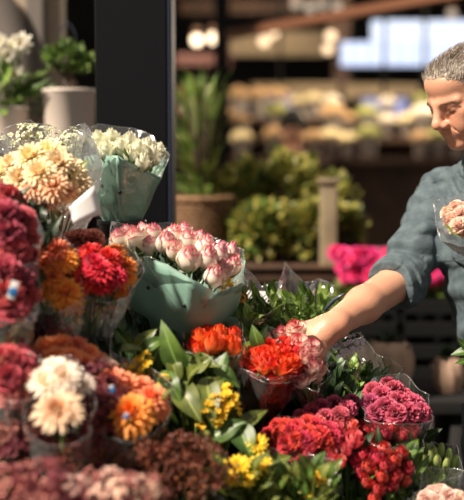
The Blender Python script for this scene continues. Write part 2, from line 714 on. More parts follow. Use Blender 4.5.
# creases in the washed cloth: ridged noise added to the weave bump
_nt = SHIRT.node_tree
_tc = _nt.nodes.new('ShaderNodeTexCoord')
_mp = _nt.nodes.new('ShaderNodeMapping'); _mp.inputs['Rotation'].default_value = (.3, .7, .4); _mp.inputs['Scale'].default_value = (1, 1, 1.7)
_nz = _nt.nodes.new('ShaderNodeTexNoise'); _nz.inputs['Scale'].default_value = 9; _nz.inputs['Detail'].default_value = 2.5; _nz.inputs['Distortion'].default_value = 1.0
_rg = _nt.nodes.new('ShaderNodeMath'); _rg.operation = 'SUBTRACT'; _rg.inputs[1].default_value = .5
_ab = _nt.nodes.new('ShaderNodeMath'); _ab.operation = 'ABSOLUTE'
_pw = _nt.nodes.new('ShaderNodeMath'); _pw.operation = 'POWER'; _pw.inputs[1].default_value = .8
_nt.links.new(_tc.outputs['Object'], _mp.inputs[0]); _nt.links.new(_mp.outputs[0], _nz.inputs['Vector'])
_nt.links.new(_nz.outputs['Fac'], _rg.inputs[0]); _nt.links.new(_rg.outputs[0], _ab.inputs[0]); _nt.links.new(_ab.outputs[0], _pw.inputs[0])
_b2 = _nt.nodes.new('ShaderNodeBump'); _b2.inputs['Strength'].default_value = .42; _b2.inputs['Distance'].default_value = .022
_nt.links.new(_pw.outputs[0], _b2.inputs['Height'])
_b1 = [n for n in _nt.nodes if n.type == 'BUMP' and n != _b2][0]
_nt.links.new(_b1.outputs[0], _b2.inputs['Normal'])
_nt.links.new(_b2.outputs[0], _nt.nodes['Principled BSDF'].inputs['Normal'])
SHIRT_DK = plain('chambray_seam', srgb(84, 98, 104), .85)
JEANS = plain('grey_denim', srgb(104, 112, 122), .85, srgb(74, 82, 94), 30, bump=.35, bscale=500)
BUTTON = plain('pearl_button', srgb(225, 222, 214), .3)
HAIRC = plain('salt_and_pepper_hair', srgb(98, 78, 60), .5, srgb(176, 164, 150), 30)
BROW = plain('eyebrow_hair', srgb(104, 80, 62), .6)
EYEW = plain('eye_white', srgb(215, 205, 198), .2)
EYED = plain('eye_iris', srgb(48, 40, 34), .15)

HC = np.array(P(468.5, 86, 2.45))
YAW, PIT = R(64), R(26)
Fh = np.array([-math.sin(YAW), -math.cos(YAW), 0])
HF = Fh*math.cos(PIT)+np.array([0, 0, -math.sin(PIT)])
HU = Fh*math.sin(PIT)+np.array([0, 0, math.cos(PIT)])
HL = np.array([math.cos(YAW), -math.sin(YAW), 0])
HAX = np.array([HL, HF, HU])
BO = np.array([.628, 2.5, 0])
BY = R(50)
Bf = np.array([-math.sin(BY), -math.cos(BY), 0])
Bl = np.array([math.cos(BY), -math.sin(BY), 0])
BAX = np.array([Bl, Bf, [0, 0, 1]])


def Hw(x, y, z):
    return HC+HL*x+HF*y+HU*z


def Bw(x, y, z):
    return BO+Bl*x+Bf*y+np.array([0, 0, z])


def head_sdf(p):
    q = frame_pts(p, HC, HAX)
    s = q.copy(); s[:, 0] = np.abs(s[:, 0])          # the face is symmetric
    d = sd_ell(s, (0, -.014, .010), (.073, .094, .073))
    d = smin(d, sd_ell(s, (0, .038, -.030), (.058, .056, .078)), .03)
    d = smin(d, sd_ell(s, (0, .050, .034), (.056, .044, .036)), .02)      # forehead
    d = smin(d, sd_cone(s, (.050, .0, -.060), (.014, .073, -.098), .020, .017), .022)  # jaw
    d = smin(d, sd_ell(s, (0, .080, -.101), (.020, .016, .015)), .014)      # chin
    d = smin(d, sd_ell(s, (.042, .062, -.030), (.020, .018, .016)), .02)    # cheekbone
    d = smin(d, sd_ell(s, (.030, .070, -.060), (.022, .020, .024)), .02)    # cheek
    d = smin(d, sd_ell(s, (0, .079, -.068), (.026, .022, .024)), .014)      # muzzle
    d = smin(d, sd_cone(s, (.010, .091, -.001), (.046, .073, -.001), .0095, .007), .012)   # brow ridge
    d = smax(d, -sd_ell(s, (.031, .100, -.015), (.017, .0115, .007)), .012)   # eye socket
    d = smin(d, sd_ell(s, (.031, .0775, -.016), (.0155, .0132, .0125)), .004)       # lid
    d = smax(d, -sd_ell(s, (.032, .0910, -.0215), (.0115, .0030, .0010)), .0015)   # slit between the lids
    d = smin(d, sd_cone(s, (0, .093, -.006), (0, .109, -.036), .0085, .0105), .012)  # nose bridge
    d = smin(d, sd_ell(s, (0, .1120, -.0425), (.0125, .0120, .0110)), .008)          # nose tip
    d = smin(d, sd_ell(s, (.0130, .102, -.0475), (.0080, .0105, .0080)), .006)       # nostril wing
    d = smax(d, -sd_ell(s, (.0065, .106, -.0545), (.0035, .0055, .0035)), .002)     # nostril
    d = smin(d, sd_cone(s, (0, .0980, -.0620), (.020, .087, -.0650), .0052, .0030), .006)   # upper lip
    d = smin(d, sd_cone(s, (0, .0965, -.0735), (.017, .087, -.0715), .0058, .0035), .006)   # lower lip
    d = smax(d, -sd_cone(s, (0, .1040, -.0680), (.026, .087, -.0655), .0018, .0014), .003)  # mouth line
    d = smax(d, -sd_cone(s, (.022, .098, -.052), (.034, .084, -.074), .0008, .0004), .006)   # smile fold
    # ear
    e = sd_ell(s, (.077, -.012, -.012), (.009, .019, .032))
    e = smax(e, -sd_ell(s, (.086, -.010, -.010), (.006, .011, .020)), .004)
    d = smin(d, e, .005)
    return d


def chain(s, pts, rr, k=.004):
    d = None
    for i in range(len(pts)-1):
        c = sd_cone(s, pts[i], pts[i+1], rr[i], rr[i+1])
        d = c if d is None else smin(d, c, k)
    return d


def hand_sdf(p, o, y, z, side, curls, thumb):
    """y along the fingers, z the back of the hand, thumb on z x y for a right hand (side=1)"""
    y = np.array(y, float); y /= np.linalg.norm(y)
    z = np.array(z, float); z -= y*(z@y); z /= np.linalg.norm(z)
    x = np.cross(z, y)*side
    q = frame_pts(p, o, (x, y, z))
    d = sd_cone(q, (.0, -.02, 0), (0, .02, 0), .026, .022)
    mx = (.028, .0095, -.0105, -.029)
    mr = (.0125, .0125, .012, .011)
    for a, r in zip(mx, mr):
        d = smin(d, sd_cone(q, (a*.55, .012, 0), (a, .086, .001), .0165, r), .010)
    LEN = ((.043, .026, .021), (.047, .029, .022), (.043, .028, .021), (.034, .021, .019))
    my = (.088, .092, .087, .078)
    fg = None
    for i in range(4):
        pt = np.array([mx[i], my[i], .001])
        ang = 0
        pts = [pt]
        spread = (mx[i])*1.2
        for j in range(3):
            ang += curls[i][j]
            dirv = np.array([spread*math.cos(ang), math.cos(ang), -math.sin(ang)])
            dirv /= np.linalg.norm(dirv)
            pt = pt+dirv*LEN[i][j]
            pts.append(pt)
        rr = (.0108, .0092, .0082, .0070) if i < 3 else (.0095, .008, .0072, .0062)
        c = chain(q, pts, rr)
        fg = c if fg is None else np.minimum(fg, c)
    d = smin(d, fg, .005)
    th = [np.array(t) for t in thumb]
    c = chain(q, th, (.0165, .0135, .0105, .0085), .006)
    d = smin(d, c, .010)
    return d


SR = Bw(-.182, 0, 1.386)
SL = Bw(.185, .0, 1.405)
ER = np.array(P(402, 279, 2.50))
WR = np.array(P(329, 328, 2.28))
EL = np.array([.83, 2.24, 1.13])
LW = np.array([.595, 2.185, 1.215])
CR = ((.15, .25, .15), (.45, .6, .4), (.7, .7, .45), (.8, .75, .5))
TR = ((.014, .010, -.008), (.040, .040, -.022), (.046, .064, -.042), (.040, .080, -.062))
CL = ((1.0, 1.0, .6), (1.05, 1.05, .6), (1.1, 1.05, .6), (1.1, 1.1, .6))
TL = ((.016, .014, -.010), (.036, .045, -.030), (.028, .072, -.045), (.008, .088, -.048))
YR = (-.93, -.15, -.30)
ZR = (-.10, -.62, .78)
YL = (-.93, -.1, .42)
ZL = (.1, -.80, -.45)


def right_arm(p):
    d = smin(sd_cone(p, SR, ER, .056, .043), sd_cone(p, ER, ER*.45+WR*.55, .043, .038), .03)
    d = smin(d, sd_cone(p, ER*.45+WR*.55, WR, .038, .0265), .02)
    d = smin(d, hand_sdf(p, WR, YR, ZR, 1, CR, TR), .018)
    return d


def left_arm(p):
    d = smin(sd_cone(p, SL, EL, .058, .046), sd_cone(p, EL, EL*.4+LW*.6, .047, .036), .03)
    d = smin(d, sd_cone(p, EL*.4+LW*.6, LW, .036, .027), .02)
    d = smin(d, hand_sdf(p, LW, YL, ZL, -1, CL, TL), .018)
    return d


def lean(p):
    p = p.copy()
    p[:, 0] -= .080*np.clip((1.30-p[:, 2])/.38, 0, 1)
    return p


def trunk(p, g=0.0):
    p = lean(p)
    q = frame_pts(p, BO, BAX)
    d = sd_ell(q, (0, .005, 1.27), (.172+g, .112+g, .20+g))
    d = smin(d, sd_ell(q, (0, .01, 1.06), (.148+g, .108+g, .19+g)), .06)
    d = smin(d, sd_cone(q, (-.12, -.01, 1.402), (.12, -.01, 1.402), .06+g, .06+g), .05)
    d = smin(d, sd_ell(q, (.012, -.005, .91), (.145+g, .108+g, .13+g)), .05)
    return d


def legs(p, g=0.0):
    p = lean(p)
    q = frame_pts(p, BO, BAX)
    d = None
    for sx in (-1, 1):
        c = smin(sd_cone(q, (sx*.085, 0, .86), (sx*.105, .02, .48), .088+g, .058+g), sd_cone(q, (sx*.105, .02, .48), (sx*.11, -.02, .08), .056+g, .040+g), .03)
        d = c if d is None else smin(d, c, .012)
    return d


def feet(p):
    p = lean(p)
    q = frame_pts(p, BO, BAX)
    return np.minimum(sd_cone(q, (-.11, -.03, .045), (-.13, .16, .03), .042, .03), sd_cone(q, (.11, -.03, .045), (.13, .16, .03), .042, .03))


def body(p):
    d = head_sdf(p)
    d = smin(d, sd_cone(p, Hw(0, -.030, -.055), Bw(0, .0, 1.43), .052, .060), .02)
    d = smin(d, trunk(p), .03)
    d = smin(d, right_arm(p), .02)
    d = smin(d, left_arm(p), .02)
    d = smin(d, legs(p), .03)
    return smin(d, feet(p), .02)


def headneck(p):
    d = smin(head_sdf(p), sd_cone(p, Hw(0, -.030, -.055), Bw(0, .0, 1.43), .052, .060), .02)
    return smin(d, trunk(p), .03)


man = thing('person', 'person with short greying hair in a rolled-sleeve grey blue shirt, picking pink roses', 'person', tuple(BO))


def to_man(V):
    return V-BO


def cut(f, n, c):
    """keep the side of a plane: n.p > c"""
    n = np.array(n, float)
    return lambda p: smax(f(p), -(p@n-c), .0005)


parts = []
zc = 1.46
V, F = surf(headneck, (HC[0]-.16, HC[1]-.16, zc), (HC[0]+.19, HC[1]+.2, HC[2]+.16), .0026)
parts.append((to_man(V), F))
lo = np.minimum(ER, WR)-.09; hi = np.maximum(ER, WR)+.09
lo[0] = WR[0]-.24; lo[2] = WR[2]-.16
V, F = surf(right_arm, lo, (ER[0]-.005, hi[1], hi[2]), .0026)
parts.append((to_man(V), F))
lo = np.minimum(EL, LW)-.08; hi = np.maximum(EL, LW)+.08
lo[0] -= .12
V, F = surf(left_arm, lo, (EL[0]-.01, hi[1], hi[2]+.08), .0034)
parts.append((to_man(V), F))


def rest(p):
    d = trunk(p)
    d = smin(d, np.minimum(sd_cone(p, SR, ER, .055, .044), sd_cone(p, SL, EL, .055, .044)), .02)
    d = smin(d, legs(p), .03)
    return smin(d, feet(p), .02)


V, F = surf(rest, (BO[0]-.40, BO[1]-.42, 0.0), (BO[0]+.40, BO[1]+.40, 1.5), .011)
parts.append((to_man(V), F))
bm_ = ob('body', np_mesh('body', parts, SKIN), man)


def wr(p, amp=1.0):
    """cloth folds"""
    a = np.sin(p@np.array([38., 22., -46.])+2.2*np.sin(p@np.array([9., 14., 17.])))
    b = np.sin(p@np.array([-16., 30., 70.])+2.6*np.sin(p@np.array([21., -8., 11.])+1.3))
    c = np.sin(p@np.array([60., 10., 30.])+3*np.sin(p@np.array([-12., 16., 24.])))
    m = .5+.5*np.sin(p@np.array([11., 7., 13.])+.6)
    cr = (1-np.abs(np.sin(p@np.array([13., 9., -21.])+1.9*np.sin(p@np.array([7., 12., 9.])))))**4
    cr2 = (1-np.abs(np.sin(p@np.array([-19., 14., -25.])+2.3*np.sin(p@np.array([10., -6., 13.])+.7))))**4
    return -amp*(.0075*cr*m+.006*cr2*(1-m*.6))+amp*1.8*(.0030*np.maximum(a, -.3)*m+.0024*np.maximum(b, 0)*(1-m*.5)+.0014*c)


def long_folds(q):
    return .0035*np.sin(q[:, 0]*52+1.8*np.sin(q[:, 2]*6)+1.2*np.sin(q[:, 1]*20))*np.clip((1.36-q[:, 2])*3, 0, 1)


def shirt_f(p):
    q = frame_pts(lean(p), BO, BAX)
    d = trunk(p, .013)
    # loose body of the shirt hanging down to the hem
    k = sd_ell(q, (.008, .010, 1.12), (.162, .122, .50))
    d = smin(d, k, .03)
    d = d-long_folds(q)
    d = smin(d, sd_cone(p, Hw(0, -.034, -.125), Bw(0, -.005, 1.42), .046, .070), .02)
    dr = sd_cone(p, SR, ER, .072, .054)
    dr = smin(dr, sd_cone(p, ER, ER*.88+WR*.12, .054, .052), .02)
    # folds that ring the sleeve, deeper towards the elbow
    ax = (ER-SR)/np.linalg.norm(ER-SR)
    t = (p-SR)@ax
    ring = np.sin(t*88+2.4*np.sin(p@np.array([24., 19., 8.]))+1.5*np.sin(p@np.array([-9., 31., 14.])))
    dr = dr-.0068*np.maximum(ring, -.4)*np.clip(t*3.6, .12, 1)
    dl = smin(sd_cone(p, SL, EL, .074, .062), sd_cone(p, EL, EL*.8+LW*.2, .064, .060), .02)
    axl = (WR-ER)/np.linalg.norm(WR-ER)
    dr = smax(dr, (p-(ER*.92+WR*.08))@axl, .004)
    d = smin(d, dr, .022)
    d = smin(d, dl, .022)
    d = smax(d, .93+.014*np.sin(q[:, 0]*14)-q[:, 2], .004)
    # open neckline
    n = Hw(0, .03, -.14)
    d = smax(d, -sd_cone(p, Bw(0, .02, 1.49), Bw(0, .02, 1.62), .050, .062), .006)
    return d-wr(p)


V, F = surf(shirt_f, (BO[0]-.42, BO[1]-.42, .90), (BO[0]+.46, BO[1]+.40, 1.56), .0052)
sh = ob('shirt', np_mesh('shirt', [(to_man(V), F)], SHIRT), man)
sh['label'] = 'grey blue chambray shirt with rolled sleeves'


def cuff_f(p, E, Wd, t0, r):
    ax = (Wd-E)/np.linalg.norm(Wd-E)
    c = E+(Wd-E)*t0
    s = (p-c)@ax
    rad = np.linalg.norm(p-c-s[:, None]*ax, axis=1)
    lump = .004*np.sin(p@np.array([70., 40., 55.]))+.003*np.sin(p@np.array([-50., 90., 30.]))
    d = np.maximum(np.abs(s-lump)-.020, np.abs(rad-r-.25*lump)-.008)
    d2 = np.maximum(np.abs(s+.016-lump)-.014, np.abs(rad-r-.006)-.007)
    return smin(d, d2, .006)-.003


for E, Wd, t0, r in ((ER, WR, .085, .0500), (EL, LW, .16, .058)):
    c = E+(Wd-E)*t0
    V, F = surf(lambda p: cuff_f(p, E, Wd, t0, r), c-.095, c+.095, .0038)
    cu = ob('cuff', np_mesh('cuff', [(to_man(V), F)], SHIRT), sh)
    cu['label'] = 'thick rolled cuff'

# collar, placket, buttons
CB = Vector(Bw(0, 0, 0))


def bw(x, y, z):
    return Vector(Bw(x, y, z))-Vector(BO)


mb = MB()
for sx in (-1, 1):
    def fn(u, v, sx=sx):
        a = R(12)+v*R(165)
        rr = .072+.012*(1-(u*.5+.5))+.004*math.sin(v*7)
        drop = .028+.030*max(0, 1-v*2.2)
        zz = 1.500+.018*v - (1-(u*.5+.5))*drop - .012*(1-v)
        out = (1-(u*.5+.5))*.018
        return bw(sx*(rr+out)*math.sin(a), .018+(rr+out)*math.cos(a)*.95, zz)
    mb.patch(fn, 5, 14)
o = build('collar', mb, SHIRT, sh)
so = o.modifiers.new('thick', 'SOLIDIFY'); so.thickness = .004
# the placket follows the front of the shirt: found on the implicit surface
pl = []
for z in np.linspace(.945, 1.45, 40):
    pr = np.array([Bw(-.004, y, z) for y in np.linspace(.06, .20, 141)])
    pr[:, 0] += .080*min(1, max(0, (1.30-z)/.38))
    dd = shirt_f(pr)
    k = np.argmax(dd > 0)
    pl.append(pr[k])
mb = MB()


def fpl(u, v):
    i = v*(len(pl)-1); k = min(int(i), len(pl)-2); t = i-k
    p = pl[k]*(1-t)+pl[k+1]*t
    return Vector(p-BO)+Vector(Bl)*(u*.017)+Vector(Bf)*(.0022-.002*abs(u)**3)


mb.patch(fpl, 4, 60)
o = build('placket', mb, SHIRT, sh)
so = o.modifiers.new('thick', 'SOLIDIFY'); so.thickness = .003; so.offset = 1
for k in (37, 31, 24, 17, 10, 4):
    mb = MB()
    M = Matrix.Translation(Vector(pl[k]-BO)+Vector(Bf)*.0052) @ aim(Vector(Bf)).to_matrix().to_4x4()
    mb.lathe([(0, .0), (.0055, .0), (.006, .0012), (.005, .0022), (.0035, .0016), (0, .0016)], 14, 0, M)
    build('button', mb, BUTTON, sh)
# shoulder seam and chest pocket edge
mb = MB()
ax = Vector(ER-SR).normalized()
a1 = ax.orthogonal().normalized(); b1 = ax.cross(a1)


def ray_out(o, d, f, far=.14):
    ts = np.linspace(.02, far, 240)
    pr = np.array(o)[None]+np.array(d)[None]*ts[:, None]
    dd = f(pr)
    k = np.argmax(dd > 0)
    return Vector(pr[k])


seam = []
for i in range(33):
    t = 2*PI*i/32
    d = a1*math.cos(t)+b1*math.sin(t)
    seam.append(ray_out(Vector(SR)+ax*.015, d, shirt_f)-Vector(BO))
mb.tube(seam, .0010, 5)
build('sleeve_seam', mb, SHIRT_DK, sh)

JF = lambda p: smax(smin(legs(p, .018), sd_ell(frame_pts(lean(p), BO, BAX), (0, -.005, .90), (.168, .124, .13)), .04)-wr(p, .8), p[:, 2]-1.0, .004)
V, F = surf(JF, (BO[0]-.36, BO[1]-.36, .06), (BO[0]+.36, BO[1]+.36, 1.01), .0085)
jn = ob('jeans', np_mesh('jeans', [(to_man(V), F)], JEANS), man)
jn['label'] = 'faded grey jeans'

# hair: a cap over the skull and short strands combed forward and up


def hair_zone(x, y, z):
    """is this point of the head covered by hair? head frame"""
    line = .062 if abs(x) < .045 else .062-(abs(x)-.045)*1.9
    if y > .045:
        return z > line-(.0 if y > .07 else (.07-y)*.9)
    if y > .0:
        return z > line-.055-(.045-y)*1.0 and z > -.02
    return z > -.075


def cap_f(p):
    q = frame_pts(p, HC, HAX)
    s = q.copy(); s[:, 0] = np.abs(s[:, 0])
    d = sd_ell(s, (0, -.014, .012), (.0760, .0975, .0765))
    d = smin(d, sd_ell(s, (0, .046, .038), (.0575, .046, .038)), .02)
    front = s[:, 1]
    line = np.where(front > .0, .052-np.clip(s[:, 0]-.035, 0, 1)*1.5-np.clip(.06-front, 0, 1)*1.05, -.075+.0*front)
    line = np.maximum(line, -.075)
    return smax(d-.0006*np.sin(s[:, 0]*260+60*s[:, 1]), line-s[:, 2], .006)


V, F = surf(cap_f, HC-.15, HC+.15, .003)
hair = ob('hair', np_mesh('hair', [(to_man(V), F)], HAIRC), man)
hair['label'] = 'short hair, brown on top and grey at the temple'
mats_h = [plain('hair_brown', srgb(112, 84, 60), .45), plain('hair_grey', srgb(168, 158, 148), .45), plain('hair_white', srgb(214, 206, 196), .45), plain('hair_dark', srgb(62, 48, 38), .5)]
mb = MB()
rd = random.Random(3)
cnt = 0
hv = V; hq = frame_pts(V, HC, HAX)
order = rng.integers(0, len(V), 9000)
for k in order:
    x, y, z = hq[k]
    n = np.array([x/.0775**2, (y+.012)/.0985**2, (z-.024)/.086**2]); n /= np.linalg.norm(n)
    if z < -.05 and y < 0 and rd.random() < .5:
        continue
    comb = np.array([.25*np.sign(x)*(.5) + .25, -.55, -.35 if z < .05 else .1]) if y < .05 else np.array([.35, -.35, .9])
    comb = comb-n*(comb@n); comb /= max(1e-6, np.linalg.norm(comb))
    d = comb*(.8)+n*rd.uniform(.08, .4)+np.array([rd.uniform(-.35, .35), rd.uniform(-.3, .3), rd.uniform(-.3, .3)])
    d /= np.linalg.norm(d)
    L = rd.uniform(.009, .017) if z < .03 else rd.uniform(.010, .017)
    p0 = hq[k]-n*.002
    p1 = p0+d*L*.6; p2 = p0+d*L+comb*L*.25
    w = .0007
    sd_ = np.cross(d, n); sd_ /= max(1e-6, np.linalg.norm(sd_))
    g = max(0, min(1, (.085-z)/.05))*.85+.32
    if y > .04: g = max(g, .9 if z < .068 else .6)
    r_ = rd.random()
    mi = (1 if r_ < g*.6 else 2) if r_ < g else (0 if rd.random() < .68 else 3)
    o_ = len(mb.v)
    for pt, ww in ((p0, w), (p1, w*.9), (p2, w*.2)):
        for sg in (-1, 1):
            q_ = pt+sd_*ww*sg
            mb.v.append(Vector(Hw(*q_)-BO))
        q_ = pt+n*ww
        mb.v.append(Vector(Hw(*q_)-BO))
    for s_ in range(2):
        for a_, b_ in ((0, 1), (1, 2), (2, 0)):
            mb.f.append((o_+s_*3+a_, o_+s_*3+b_, o_+s_*3+3+b_, o_+s_*3+3+a_)); mb.uv.append(((0, 0),)*4); mb.mi.append(mi)
build('hair_strands', mb, mats_h, hair)

for sx in (-1, 1):
    mb = MB()
    for i in range(64):
        t = i/63
        x = sx*(.012+.036*t); yy = .0985-.020*t**1.6+rd.uniform(0, .0015); zz = -.0035+.0035*math.sin(t*2.6)+rd.uniform(-.003, .003)
        p0 = np.array([x, yy, zz]); p1 = p0+np.array([sx*.009, .0015-.003*t, .0015-.004*t])
        mb.tube([Vector(Hw(*p0)-BO), Vector(Hw(*((p0+p1)/2+[0, .0012, 0]))-BO), Vector(Hw(*p1)-BO)], [.0005, .0004, .0002], 3)
    build('eyebrow', mb, BROW, man)
    mb = MB()
    c = Vector(Hw(sx*.0315, .0775, -.0200)-BO)
    mb.sphere(c, .0108, 16, 12, 0)
    build('eye', mb, EYED, man)
    mb = MB()
    pts = [Vector(Hw(sx*(.0195+.025*t), (.0905-.0050*(2*t-1)**2-.003*t), -.0215-.0022*math.sin(PI*t))-BO) for t in [i/8 for i in range(9)]]
    mb.tube(pts, [.0003]+[.0008]*7+[.0003], 5)
    build('eyelash', mb, EYED, man)
mb = MB()
pts = [Vector(Hw(x, .0965-.35*abs(x)-6*x*x, -.0675+.12*abs(x))-BO) for x in np.linspace(-.023, .023, 9)]
mb.tube(pts, [.0004]+[.0011]*7+[.0004], 5)
build('mouth_line', mb, LIP, man)


# ================================================================ THE PLACE
PAVE = plain('paving', srgb(60, 56, 52), .8, srgb(44, 41, 39), 3, bump=.2, bscale=30)
STEEL = plain('pillar_paint', srgb(9, 10, 15), .42, spec=.25, bump=.03, bscale=8)
STEEL_EDGE = plain('pillar_edge_paint', srgb(38, 46, 64), .6, spec=.3)
WALLM = plain('pale_render', srgb(178, 160, 142), .8, srgb(168, 150, 132), 2)
WALLG = plain('grey_frame_paint', srgb(112, 104, 98), .7)
DARKW = plain('dark_hall_paint', srgb(14, 12, 12), .9)
BROWNW = plain('brown_timber', srgb(84, 58, 40), .7, srgb(62, 42, 30), 6)
CREAM = plain('cream_board', srgb(140, 122, 96), .7)
POTW = plain('white_ceramic', srgb(214, 200, 188), .45)
POTG = plain('grey_ceramic', srgb(150, 140, 134), .5)
SOIL = plain('soil', srgb(40, 30, 24), .9)
BARK = plain('bark', srgb(88, 70, 52), .8, srgb(60, 46, 34), 20)
CRATE = plain('black_crate_plastic', srgb(9, 9, 10), .5)


def bx(c, s, bev=0):
    m = MB(); m.box(c, s, 0, bev)
    return m


struct('floor', bx((0, 7, -.05), (24, 22, .1)), PAVE)
struct('wall_back', bx((0, 14.1, 2), (22, .2, 4.4)), DARKW)
struct('ceiling', bx((1.5, 10.2, 3.45), (17, 8, .1)), DARKW)
struct('wall_right', bx((10, 10, 1.7), (.2, 8, 3.4)), DARKW)
# shop front on the left, in the sun
struct('wall_left', bx((-1.62, 4.1, 1.6), (2.0, .12, 3.2)), WALLM)
t1 = struct('trim_1', bx((P(36, 0, 4.0).x, 4.0, 1.6), (.065, .08, 3.2), .008), WALLG)
m = MB()
a = P(0, 30, 4.0)


def arch(u, v):
    t = v*PI*.5
    r = .22+.06*u
    return (P(-45, 0, 3.98).x+r*1.05*math.sin(t)*1.0, 3.97, P(0, 118, 3.98).z+ .05+ .42*math.cos(t)*(r/.22))


m.patch(arch, 2, 14)
o = struct('trim_2', m, WALLG, True)
so = o.modifiers.new('thick', 'SOLIDIFY'); so.thickness = .05

# pillar
pl_ = P(94.5, 0, 2.75).x; pr_ = P(171, 0, 2.75).x
m = MB(); m.box(((pl_+pr_)/2-.006, 2.86, 1.7), (pr_-pl_-.012, .22, 3.4), 0, .003)
o = struct('wall_pillar', m, STEEL)
m = MB(); m.box((pr_-.007, 2.86, 1.7), (.014, .214, 3.4), 0, .006)
struct('trim_3', m, STEEL_EDGE)

# ledge with pots on the left
lz = P(0, 142, 3.5).z
m = MB(); m.box((-.98, 3.55, lz-.02), (.86, .34, .04), 0, .006)
for x in (-1.36, -.60):
    m.box((x, 3.55, lz/2-.02), (.04, .30, lz-.04), 0, .004)
ld = build('display_ledge', m, POTG)
tag(ld, 'pale grey ledge carrying the white pots behind the bouquets', 'ledge')


def pot_mesh(r0, r1, h, mat, square=False):
    m = MB()
    n = 4 if square else 28
    m.lathe([(.001, 0), (r0, 0), (r0+.003, .006), (r1, h-.012), (r1+.004, h-.008), (r1+.004, h), (r1-.006, h), (r1-.010, h-.02), (.001, h-.022)], n, 0)
    return m


def foliage_blob(name, parent, centre, rad, n, lw, ll, mat, seed=0, sc=(1, 1, 1), up=.4, light=None, lshare=.35):
    """many leaves through a rounded crown"""
    rd = random.Random(seed)
    m = MB()
    for i in range(n):
        while True:
            d = Vector((rd.uniform(-1, 1), rd.uniform(-1, 1), rd.uniform(-1, 1)))
            if .05 < d.length < 1: break
        rr = d.length**.5
        d.normalize()
        lump = .80+.25*noise.noise(d*2.3+Vector((seed, 0, 0)))*2
        p = Vector(centre)+Vector((d.x*sc[0], d.y*sc[1], d.z*sc[2]))*rad*rr*lump
        v = (d+Vector((rd.uniform(-.8, .8), rd.uniform(-.8, .8), up+rd.uniform(-.6, .6)))).normalized()
        add_leaf(m, p, p+v*ll*rd.uniform(.7, 1.25), lw*rd.uniform(.7, 1.2), normal=(rd.uniform(-.6, .6), -.5, 1), bend=rd.uniform(-.2, .2), nv=4, seed=i, mi=(1 if light and rd.random() < lshare else 0))
    return build(name, m, [mat]+([light] if light else []), parent)


# bonsai in a white pot
c = P(70, 142, 3.5); c.z = lz
t = thing('potted_tree', 'small leafy green tree in wide white pot on ledge beside dark pillar', 'potted plant', c)
build('pot', pot_mesh(.074, .082, .165, POTW), POTW, t)
m = MB(); m.lathe([(.001, .146), (.07, .146)], 20); build('soil', m, SOIL, t)
m = MB(); m.tube([(0, 0, .14), (.012, 0, .18), (-.008, 0, .215), (.006, 0, .26)], [.022, .017, .014, .010], 8)
m.tube([(-.006, 0, .20), (-.04, -.01, .235), (-.055, 0, .26)], [.009, .007, .005], 6); build('trunk', m, BARK, t)
foliage_blob('foliage', t, (-.015, 0, .265), .062, 330, .014, .024, LEAF_MID, 5, (1.15, .9, .72), light=LEAF_BRIGHT)
foliage_blob('foliage', t, (.05, 0, .25), .038, 120, .014, .022, LEAF_MID, 6, (1, .9, .9), light=LEAF_BRIGHT)
c = P(8, 142, 3.5); c.z = lz
t = thing('potted_orchid', 'white-flowered plant in pale pot at the left edge of ledge', 'potted plant', c)
build('pot', pot_mesh(.055, .066, .11, POTW), POTW, t)
m = MB(); m.lathe([(.001, .094), (.055, .094)], 20); build('soil', m, SOIL, t)
foliage_blob('foliage', t, (0, 0, .16), .09, 60, .035, .09, LEAF_MID, 8, (1, .8, .7), up=.9, light=LEAF_BRIGHT)
m = MB()
for i in range(5):
    m.tube([(0, 0, .1), (-.02+.012*i, 0, .22), (-.05+.025*i, -.01, .31)], .003, 5)
build('stem', m, G_STEM, t)
BLW = petal_mat('cream_blossom', srgb(238, 232, 196), srgb(245, 240, 225), .4, .4)
orch = mum_mesh('blossom', BLW, plain('blossom_yellow', srgb(220, 190, 80), .6), 3, 3, 9, 5, .11, .08, 55)
rd = random.Random(9)
for i in range(13):
    a = P(rd.uniform(-8, 24), rd.uniform(42, 76), 3.5+rd.uniform(-.05, .05))
    ob('blossom', orch, t, a-c, aim((rd.uniform(-.5, .5), -1, rd.uniform(-.1, .8))), .075*rd.uniform(.7, 1.1))
c = P(36, 142, 3.62); c.z = lz
t = thing('potted_herb', 'low leafy green plant in grey pot between two white pots', 'potted plant', c)
build('pot', pot_mesh(.032, .038, .085, POTG), POTG, t)
foliage_blob('foliage', t, (0, 0, .14), .06, 110, .022, .04, LEAF_MID, 10, (1, .8, .9), light=LEAF_OLIVE)
# the wire hoop over the little tree
c = P(66, 50, 3.5)
m = MB(); m.tube([P(60, 60, 3.52)-c, P(60, 32, 3.52)-c, P(64, 23, 3.52)-c, P(70, 24, 3.52)-c, P(75, 34, 3.52)-c, P(76, 52, 3.52)-c], .0022, 5)
m.tube([P(60, 60, 3.52)-c, P(62, 84, 3.52)-c], .0022, 5)
build('wire_hoop', m, STEEL_EDGE, [o for o in COL.objects if o.name == 'potted_tree'][0], loc=c-Vector([o for o in COL.objects if o.name == 'potted_tree'][0].location))

# ---- planting behind the pillar
tz = P(0, 262, 4.1).z
m = MB()
m.box((.30, 4.35, tz-.02), (1.5, .75, .04), 0, .005)
m.box((.30, 3.985, tz-.035), (1.5, .02, .05), 0, .003)
for x in (-.38, .98):
    for y in (4.05, 4.65):
        m.box((x, y, tz/2-.02), (.05, .05, tz-.04), 0, .004)
o = build('plant_table', m, BROWNW)
tag(o, 'brown wooden table carrying the basket planter and leafy shrubs', 'table')

